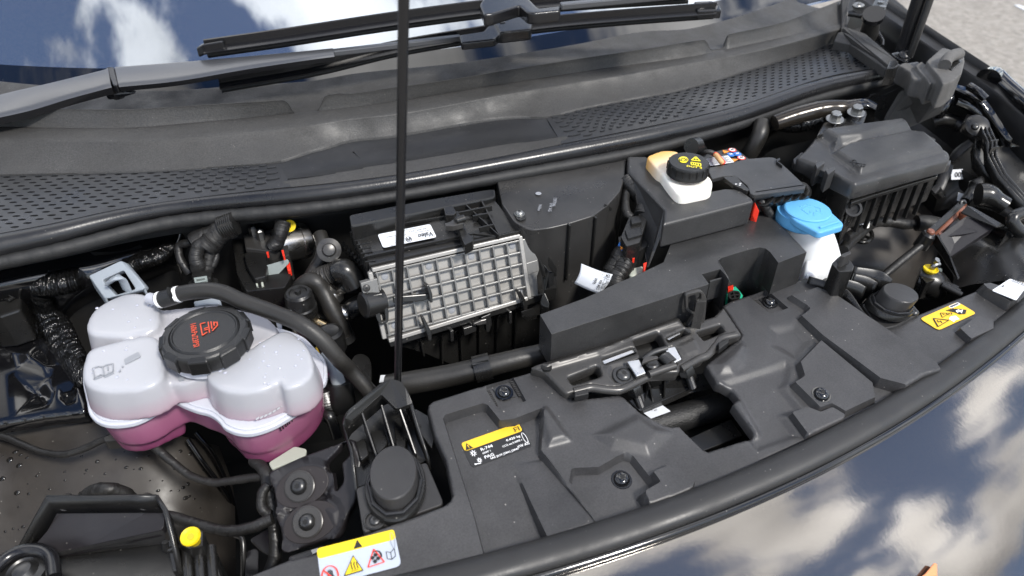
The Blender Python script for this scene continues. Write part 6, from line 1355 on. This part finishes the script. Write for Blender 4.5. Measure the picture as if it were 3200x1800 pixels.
# right headlamp housing
rl = thing('right_headlamp', 'black back of the right headlamp with yellow adjuster and white code sticker', 'headlamp', W('C', 1300, 1300, .72))
loft('housing', [L('C:1020,930,.80 1300,700,.815 1500,800,.815 1620,850,.82 1700,840,.82 1900,900,.82', None), L('C:1040,1000,.785 1180,1000,.79 1450,880,.80 1600,900,.80 1750,930,.81 1900,980,.815', None), L('C:1100,1180,.77 1200,1150,.775 1400,1060,.79 1600,1060,.80 1800,1080,.81 1900,1100,.81', None), L('C:1200,1350,.76 1400,1250,.78 1550,1230,.79 1700,1230,.80 1850,1250,.805 1950,1270,.81', None), L('C:1100,1500,.75 1350,1420,.77 1500,1400,.78 1650,1380,.79 1800,1380,.80 1950,1400,.80', None)], 'moulded', rl, 40, 20)
slab('triangular_fin', L('C:1020,930,.815 1035,920,.817 1150,1130,.80 1245,1350,.785 1235,1370,.783 1100,1180,.785 990,1020,.79', None), .004, 'moulded', rl, .001, d=Vector((1, 0, -.3)))
slab('top_pocket', L('C:1060,930,.813 1320,740,.825 1600,850,.822 1550,900,.812 1150,1150,.79', None), .004, 'platepaint', rl, .001); slab('pocket_flap', L('C:1270,700,.828 1330,635,.838 1385,650,.836 1700,830,.828 1620,845,.828', None), .003, 'moulded', rl, .001)
lathe('adjuster', W('C', 968, 1270, .788), [(.005, -.012), (.006, -.005), (.0098, .0), (.0102, .0018), (.0095, .003), (.0073, .0012), (.0005, .001)], 'yellow', rl, 30); slab('adjuster_arrow', L('C:950,1280 990,1275 992,1288 955,1292', .7945), .001, mat('darkyellow', (.5, .38, .01), .5), rl, 0)
slab('adjuster_block', fil(L('C:860,1320 900,1280 1020,1310 1060,1300 1010,1370 930,1400', .782), .002), .03, 'moulded', rl, .001)
tube('motor_barrel', L('C:840,1370,.765 960,1400,.765 1010,1449,.755', None), .022, 'moulded', rl, 18, 8)
for k in range(3): tube('rib_bar', L('C:%d,%d,.775 %d,%d,.77' % (1040+k*20, 1370+k*25, 1230+k*20, 1460+k*30), None), .005, 'moulded', rl, 8)
for s_ in ('C:985,1255,.79 1010,1225,.795 1050,1215,.795', 'C:1010,1190,.80 1040,1170,.805'): tube('clip_wire', L(s_, None), .004, 'zinc', rl, 8, 8)
slab('clip_comb', L('C:1000,1240,.792 1080,1250,.79 1090,1280,.785 1020,1275,.786', None), .004, 'greyplastic', rl, .001)
q = L('6:2335,742 2470,655 2600,700 2515,815', .826); lab = Lab(q[0], q[1], q[3], .002); st = slab('code_sticker', fil(q, .003), .0006, 'labelwhite', rl, 0); tag(st, 'white code sticker with grey print')
lab.text('sticker_text', '17 08 2020', .80, .92, .006, 'ink', st, rot='up', w=.75)
lab.polys('print_lines', [seg((.90, .15+k*.09), (.90, .21+k*.09), .035) for k in range(7)]+[seg((.30, .16), (.40, .16), .06)], 'ink', st, 1.4)
# black gap lever tube near the headlamp and hoops
o = tube('lamp_loop', L('C:1900,700,.84 1800,740,.838 1775,780,.834 1810,850,.825 1900,930,.815', None), .009, 'moulded', None, 12, 24); tag(o, 'black plastic loop on the headlamp at the right border', 'loop')
o = tube('side_peg', L('C:1440,530,.82 1530,540,.82 1700,640,.81', None), [.018, .018, .014, .014], 'moulded', None, 14, 16); tag(o, 'round black peg sticking out beside the finned arm', 'peg')
o = slab('lamp_strap', L('C:1610,1090,.80 1720,900,.815 1810,880,.818 1790,920,.81 1660,1060,.80', None), .004, 'moulded', None, .001); tag(o, 'flat black strap bent over the right headlamp housing', 'strap')
# loom behind the washer bottle
lm = thing('washer_loom', 'dark twisted cables over the right wheel liner with bright clamp', 'cable loom', W('C', 400, 850, .74))
taped('cable_run', None, 'C:110,1080,.79 180,990,.785 300,890,.78 420,810,.775 560,800,.77 700,820,.765 830,820,.76', .0075, lm); taped('cable_run', None, 'C:140,950,.80 260,880,.79 370,820,.785 450,790,.78', .006, lm); tube('cable_sleeve', L('C:830,810,.765 930,810,.765 1040,830,.76', None), .013, 'tape', lm, 12, 14)
tube('clamp_ring', L('C:250,740,.80 300,740,.80 310,790,.79 270,850,.782 225,830,.785 240,790,.79', None), .008, 'zinc', lm, 10, 24); lathe('clamp_bolt', W('C', 290, 820, .79), [(.010, 0), (.010, .008)], 'zinc', lm, 6, Vector((-.3, -.6, .6)))
hoop = [W('C', 305+90*math.cos(a), 930+70*math.sin(a), .75) for a in [k*2*math.pi/24 for k in range(25)]]; tube('hoop', hoop, .0035, 'moulded', lm, 8)
for a, b in ((2, 14), (7, 20)): tube('hoop_spoke', [hoop[a], hoop[b]], .0025, 'moulded', lm, 8)

# ================================================================== left headlamp housing
ll = thing('left_headlamp', 'black back of the left headlamp with yellow adjuster and sloping shelf', 'headlamp', W('7', 800, 1300, .70))
slab('shelf', fil(L('7:400,955,.775 1150,945,.775 1200,1000,.773 1195,1110,.768 650,1230,.752 370,1290,.748 200,1290,.748', None), .006), .01, 'platepaint', ll, .004, seg=3)
slab('shelf_front', L('7:370,1285,.75 1195,1110,.768 1200,1200,.745 380,1310,.735', None), .006, 'cover', ll, .002)
def frame_wall(s, h, nm, th=.003):
    p = L(s, None); V = p+[q-Vector((0, 0, h)) for q in p]; n = len(p); o = mk(nm, V, [[i, i+1, i+1+n, i+n] for i in range(n-1)], 'moulded', ll, 30); k = o.modifiers.new('t', 'SOLIDIFY'); k.thickness = th; k.offset = 0
frame_wall('7:105,1295,.755 335,868,.802 940,862,.802 1140,862,.802', .026, 'shelf_wall'); frame_wall('7:1140,862,.802 1205,960,.798 1260,1180,.78 1308,1420,.762', .02, 'shelf_wall', .004)
for s_ in ('7:480,910', '7:1060,905'): u, v = map(float, s_[2:].split(',')); c = W('7', u, v, .786); lathe('wall_peg', c, [(.008, -.004), (.008, .001)], 'magnesium', ll, 20, Vector((-.1, -.7, .7)))
slab('housing_top', L('7:380,1310 1200,1200 1310,1230 1310,1420 1350,1600 -100,1600 0,1450', .742), .03, 'moulded', ll, .003)
slab('arm_fin', L('7:1215,1190,.765 1240,1180,.767 1308,1400,.758 1300,1420,.756 1260,1415,.755', None), .02, 'moulded', ll, .001)
tube('round_mount', [W('7', u, v, .768) for u, v in ((-60, 1420), (0, 1360), (80, 1300), (180, 1262), (290, 1262), (360, 1300), (385, 1360), (395, 1460))], .0065, 'arm', ll, 12, 30)
slab('mount_floor', L('7:-60,1400 100,1300 300,1280 370,1340 385,1500 -60,1500', .755), .01, 'moulded', ll, 0); lathe('mount_screw', W('7', 180, 1430, .757), [(.020, 0), (.020, .004), (.014, .005), (.012, .003), (.008, .008), (.004, .009)], 'darksteel', ll, 26)
slab('adjuster_block', fil(L('7:1305,1210 1310,1130 1340,1110 1460,1105 1485,1120 1480,1230 1380,1250', .775), .002), .05, 'moulded', ll, .0015)
aax = Vector((-.05, -.25, 1)).normalized(); ac = W('7', 1395, 1165, .788)
lathe('adjuster', ac, [(.005, -.014), (.006, -.006), (.0088, .0), (.0093, .0018), (.0088, .003), (.0062, .001), (.0058, .001), (.0005, .0006)], 'yellow', ll, 32, aax); lathe('adjuster_socket', ac+aax*.0008, [(.0036, 0), (.0036, .0008)], 'darkyellow', ll, 6, aax)
slab('ribbed_barrel', L('7:1345,1250 1480,1230 1560,1210 1620,1449 1640,1600 1360,1600', .755), .06, 'moulded', ll, .006)
for u in (1360, 1450, 1540): tube('barrel_rib', L('7:%d,1240,.758 %d,1449,.758 %d,1600,.75' % (u, u+15, u+25), None), .005, 'moulded', ll, 8)
tube('clip_wire', L('7:1205,1200,.775 1220,1260,.765 1300,1235,.768', None), .003, 'darksteel', ll, 8, 10)
gp = thing('gap_bracket', 'narrow black bracket and thin rod in the gap beside the left headlamp', 'bracket', W('7', 1800, 1350, .70))
tube('thin_rod', L('7:1720,1150,.71 1770,1180,.712 1778,1320,.70 1778,1500,.68', None), .003, 'darksteel', gp, 8, 20); slab('bracket_leaf', fil(L('7:1790,1270 1860,1245 1890,1260 1890,1420 1870,1500 1790,1500', .70), .003), .004, 'arm', gp, .001)
slab('bracket_leaf', fil(L('7:1820,1180 1960,1100 2020,1120 2000,1320 1900,1260', .695), .004), .004, 'arm', gp, .001)
slab('lower_flange', L('7:2100,1300 2350,1220 2450,1230 2380,1280 2110,1370', .755), .02, 'caprubber', gp, .003); slab('silver_clip', L('7:2270,1260 2320,1245 2330,1265 2285,1290', .757), .002, 'zinc', gp, 0)

# ================================================================== wipers
def blade(t, s, wd, zh):
    p = curve(L(s, None), 60); m = len(p); V, F = [], []
    pr_ = [(-.5, 0), (-.5, .15), (-.30, .30), (-.12, .38), (.02, .95), (.10, 1.0), (.14, .9), (.20, .35), (.5, .18), (.5, 0)]; n = len(pr_)
    for i in range(m):
        tg_ = (p[min(i+1, m-1)]-p[max(i-1, 0)]).normalized(); sd = Vector((tg_.y, -tg_.x, 0)).normalized(); up = sd.cross(tg_).normalized(); up = up if up.z > 0 else -up
        up = (up+Vector((0, -.5, 0))).normalized()
        for a, b in pr_: V.append(p[i]-sd*a*wd+up*b*zh)
    for i in range(m-1):
        for k in range(n-1): F.append([i*n+k, i*n+k+1, (i+1)*n+k+1, (i+1)*n+k])
    F += [list(range(n)), [(m-1)*n+k for k in range(n)]]
    o = mk('blade', V, F, 'arm', t, 28); tube('squeegee', [q+Vector((0, -.002, -.006)) for q in p], .0045, 'dark', o, 8); return o, p
wa = thing('windscreen_wiper', 'satin black wiper with hinged arm sweeping in from the left edge', 'wiper', W('1', 400, 700, .97))
wc = thing('windscreen_wiper', 'upper black wiper whose blade tip points left across the mirrored windscreen', 'wiper', W('2', 1300, 50, 1.05))
def lane(pp_, z0, z1): return ' '.join('P:%g,%g,%g' % (x, y, z0+(z1-z0)*(x-pp_[0][0])/(pp_[-1][0]-pp_[0][0])) for x, y in pp_)
wA, pA = blade(wa, lane([(689, 267), (984, 216), (1230, 158), (1478, 115), (1666, 85), (1906, 62), (2228, 38)], .978, 1.03), .034, .019)
wB, pB = blade(wc, lane([(646, 158), (900, 122), (1200, 76), (1499, 36), (1752, 13), (2150, -13)], 1.022, 1.088), .036, .020)
for w_, p_, i_ in ((wA, pA, -1), (wB, pB, 0)):
    d = (p_[i_]-p_[i_-1 if i_ == -1 else 1]).normalized(); c = p_[i_]
    s = Vector((d.y, -d.x, 0)).normalized(); V = []
    slab('end_cap', fil([c+s*.015+Vector((0, 0, .008)), c+d*.010+s*.012+Vector((0, 0, .006)), c+d*.012-s*.008+Vector((0, 0, .008)), c-s*.015+Vector((0, 0, .014)), c-d*.030-s*.015+Vector((0, 0, .015)), c-d*.030+s*.015+Vector((0, 0, .009))], .004), .014, 'arm', w_, .002)
def strip_arm(name, top, bot, zt, zb_, m, parent, h=.012, nu=40):
    a = curve(L(top, None), nu); b = curve(L(bot, None), nu)
    rows = [[q+Vector((0, .006, -h)) for q in a], [q+Vector((0, .002, -.002)) for q in a], a, [x.lerp(y, .12)+Vector((0, 0, .0012)) for x, y in zip(a, b)], [x.lerp(y, .85)+Vector((0, 0, .0008)) for x, y in zip(a, b)], [x.lerp(y, .96)+Vector((0, 0, -.0006)) for x, y in zip(a, b)], [y+Vector((0, -.0006, -.003)) for y in b], [y+Vector((0, .001, -h)) for y in b]]
    n = nu+1; V = [v for r in rows for v in r]; F = [[j*n+i, j*n+i+1, (j+1)*n+i+1, (j+1)*n+i] for j in range(len(rows)-1) for i in range(nu)]
    o = mk(name, V[:7*n], [q for q in F if max(q) < 7*n], m, parent, 40)
    V2 = V[6*n:]; F2 = [[i, i+1, n+i+1, n+i] for i in range(nu)]; mk('arm_side', V2, F2, 'arm', o, 40); mk('arm_end', [V[j*n+nu] for j in range(len(rows))]+[V[j*n] for j in range(len(rows))], [list(range(len(rows))), list(range(len(rows), 2*len(rows)))], 'arm', o)  # side darker than the top: dim cowl reflection put into its colour
    return o
mat('armsatin', (.05, .052, .057), .32, bump=.04, bscale=500, dust=.2, ior=1.7)
strip_arm('arm_head', '1:-300,790,.985 0,692,.99 350,610,.998 720,520,1.004 790,498,1.005', '1:-300,900,.982 180,800,.984 500,705,.992 740,640,.997 810,622,.998', 0, 0, 'armsatin', wa, .013)
strip_arm('main_arm', '1:838,490,1.006 1300,455,1.012 1800,412,1.018 2200,375,1.022 2430,352,1.024', '1:865,620,1.0 1300,575,1.006 1800,490,1.014 2200,430,1.02 2440,398,1.022', 0, 0, 'armsatin', wa, .010)
slab('hinge_joint', fil(L('1:770,505,1.004 780,490,1.006 830,488,1.006 862,615,.999 850,625,.998 825,620,.998', None), .002), .012, 'arm', wa, .0015)
c = W('1', 838, 678, .982); hax = Vector((-.35, -.85, .3)).normalized(); lathe('hinge_pin', c, [(.010, -.012), (.010, -.001), (.006, 0), (.006, .003), (.004, .004)], 'arm', wa, 22, hax)
slab('hinge_cheek', fil(L('1:770,690,.983 800,645,.99 870,640,.992 1000,680,.985 850,725,.975 790,730,.974', None), .004), .008, 'arm', wa, .0012, d=Vector((.1, 1, 0)))
bar('link_bar', W('1', 2430, 385, 1.020), W('2', 910, 275, 1.012), .012, .008, 'armsatin', wa, .0015)
moulding('blade_adapter', [(fil(L('2:900,255 1075,228 1150,140 1180,118 1380,105 1430,150 1425,210 1210,240 1160,285 915,312', 1.022), .003, 3), .012, 0), (fil(L('2:1150,140 1380,105 1435,160 1425,210 1200,235', 1.028), .003, 3), .018, 0)], 'arm', wa, .0016, 3)
slab('release_button', fil(L('2:1185,140 1225,133 1238,158 1200,165', 1.0295), .001), .001, 'armsatin', wa, .0003); slab('adapter_foot', L('2:1195,250 1420,225 1420,255 1210,280', 1.008), .006, 'arm', wa, .001)
moulding('blade_adapter', [(fil(L('2:1050,30 1090,-30 1400,-20 1450,30 1480,60 1640,40 1640,75 1450,95 1400,90 1340,40 1140,100 1080,105', 1.086), .003, 3), .016, 0)], 'arm', wc, .0016, 3)
slab('adapter_foot', L('2:1080,115 1300,80 1310,95 1090,130', 1.07), .005, 'arm', wc, .001); bar('link_bar', W('2', 1640, 45, 1.088), W('3', 300, -60, 1.10), .013, .008, 'armsatin', wc, .0015)

# copper coloured pointed tip low on the bumper (seen at the bottom border)
bpo, bpn = Vector((.52, .17, .797-(.22*.105+.9*.011)+.006)), Vector((0, -.4, 1)).normalized()
pp = [Wp('9', u, v, bpo, bpn) for u, v in ((1915, 1350), (1938, 1360), (1940, 1500), (1750, 1500), (1850, 1430))]
o = slab('copper_tip', pp, .004, 'copper', None, .0008); tag(o, 'small copper coloured pointed emblem tip at the bottom border', 'emblem')

# ================================================================== water drops on the left liner
bpy.context.view_layer.update()
random.seed(11); dv, df = [], []
lobj = bpy.data.objects['wheel_liner']; inv = lobj.matrix_world.inverted()
for k in range(110):
    u, v_ = random.uniform(0, 1500), random.uniform(520, 1250); d = ray('7', u, v_).normalized()
    ok, loc, nor, _i = lobj.ray_cast(inv @ _c, inv.to_3x3() @ d)
    if not ok: continue
    loc = lobj.matrix_world @ loc; nor = nor if nor.z > 0 else -nor; q = random.choice((.5, .7, .8, 1.1, 1.6))*.8
    a, b = lathe_data(loc, [(.0030*q, 0), (.0026*q, .0005*q), (.0016*q, .0009*q), (.0004*q, .0010*q)], 10, nor, 1, random.uniform(.6, 1)); i = len(dv); dv += a; df += [[x+i for x in g] for g in b]
mat('darkwater', (.014, .013, .012), .12, spec=.6)
o = mk('water_drops', dv, df, 'darkwater', car, 40); tag(o, kind='stuff')
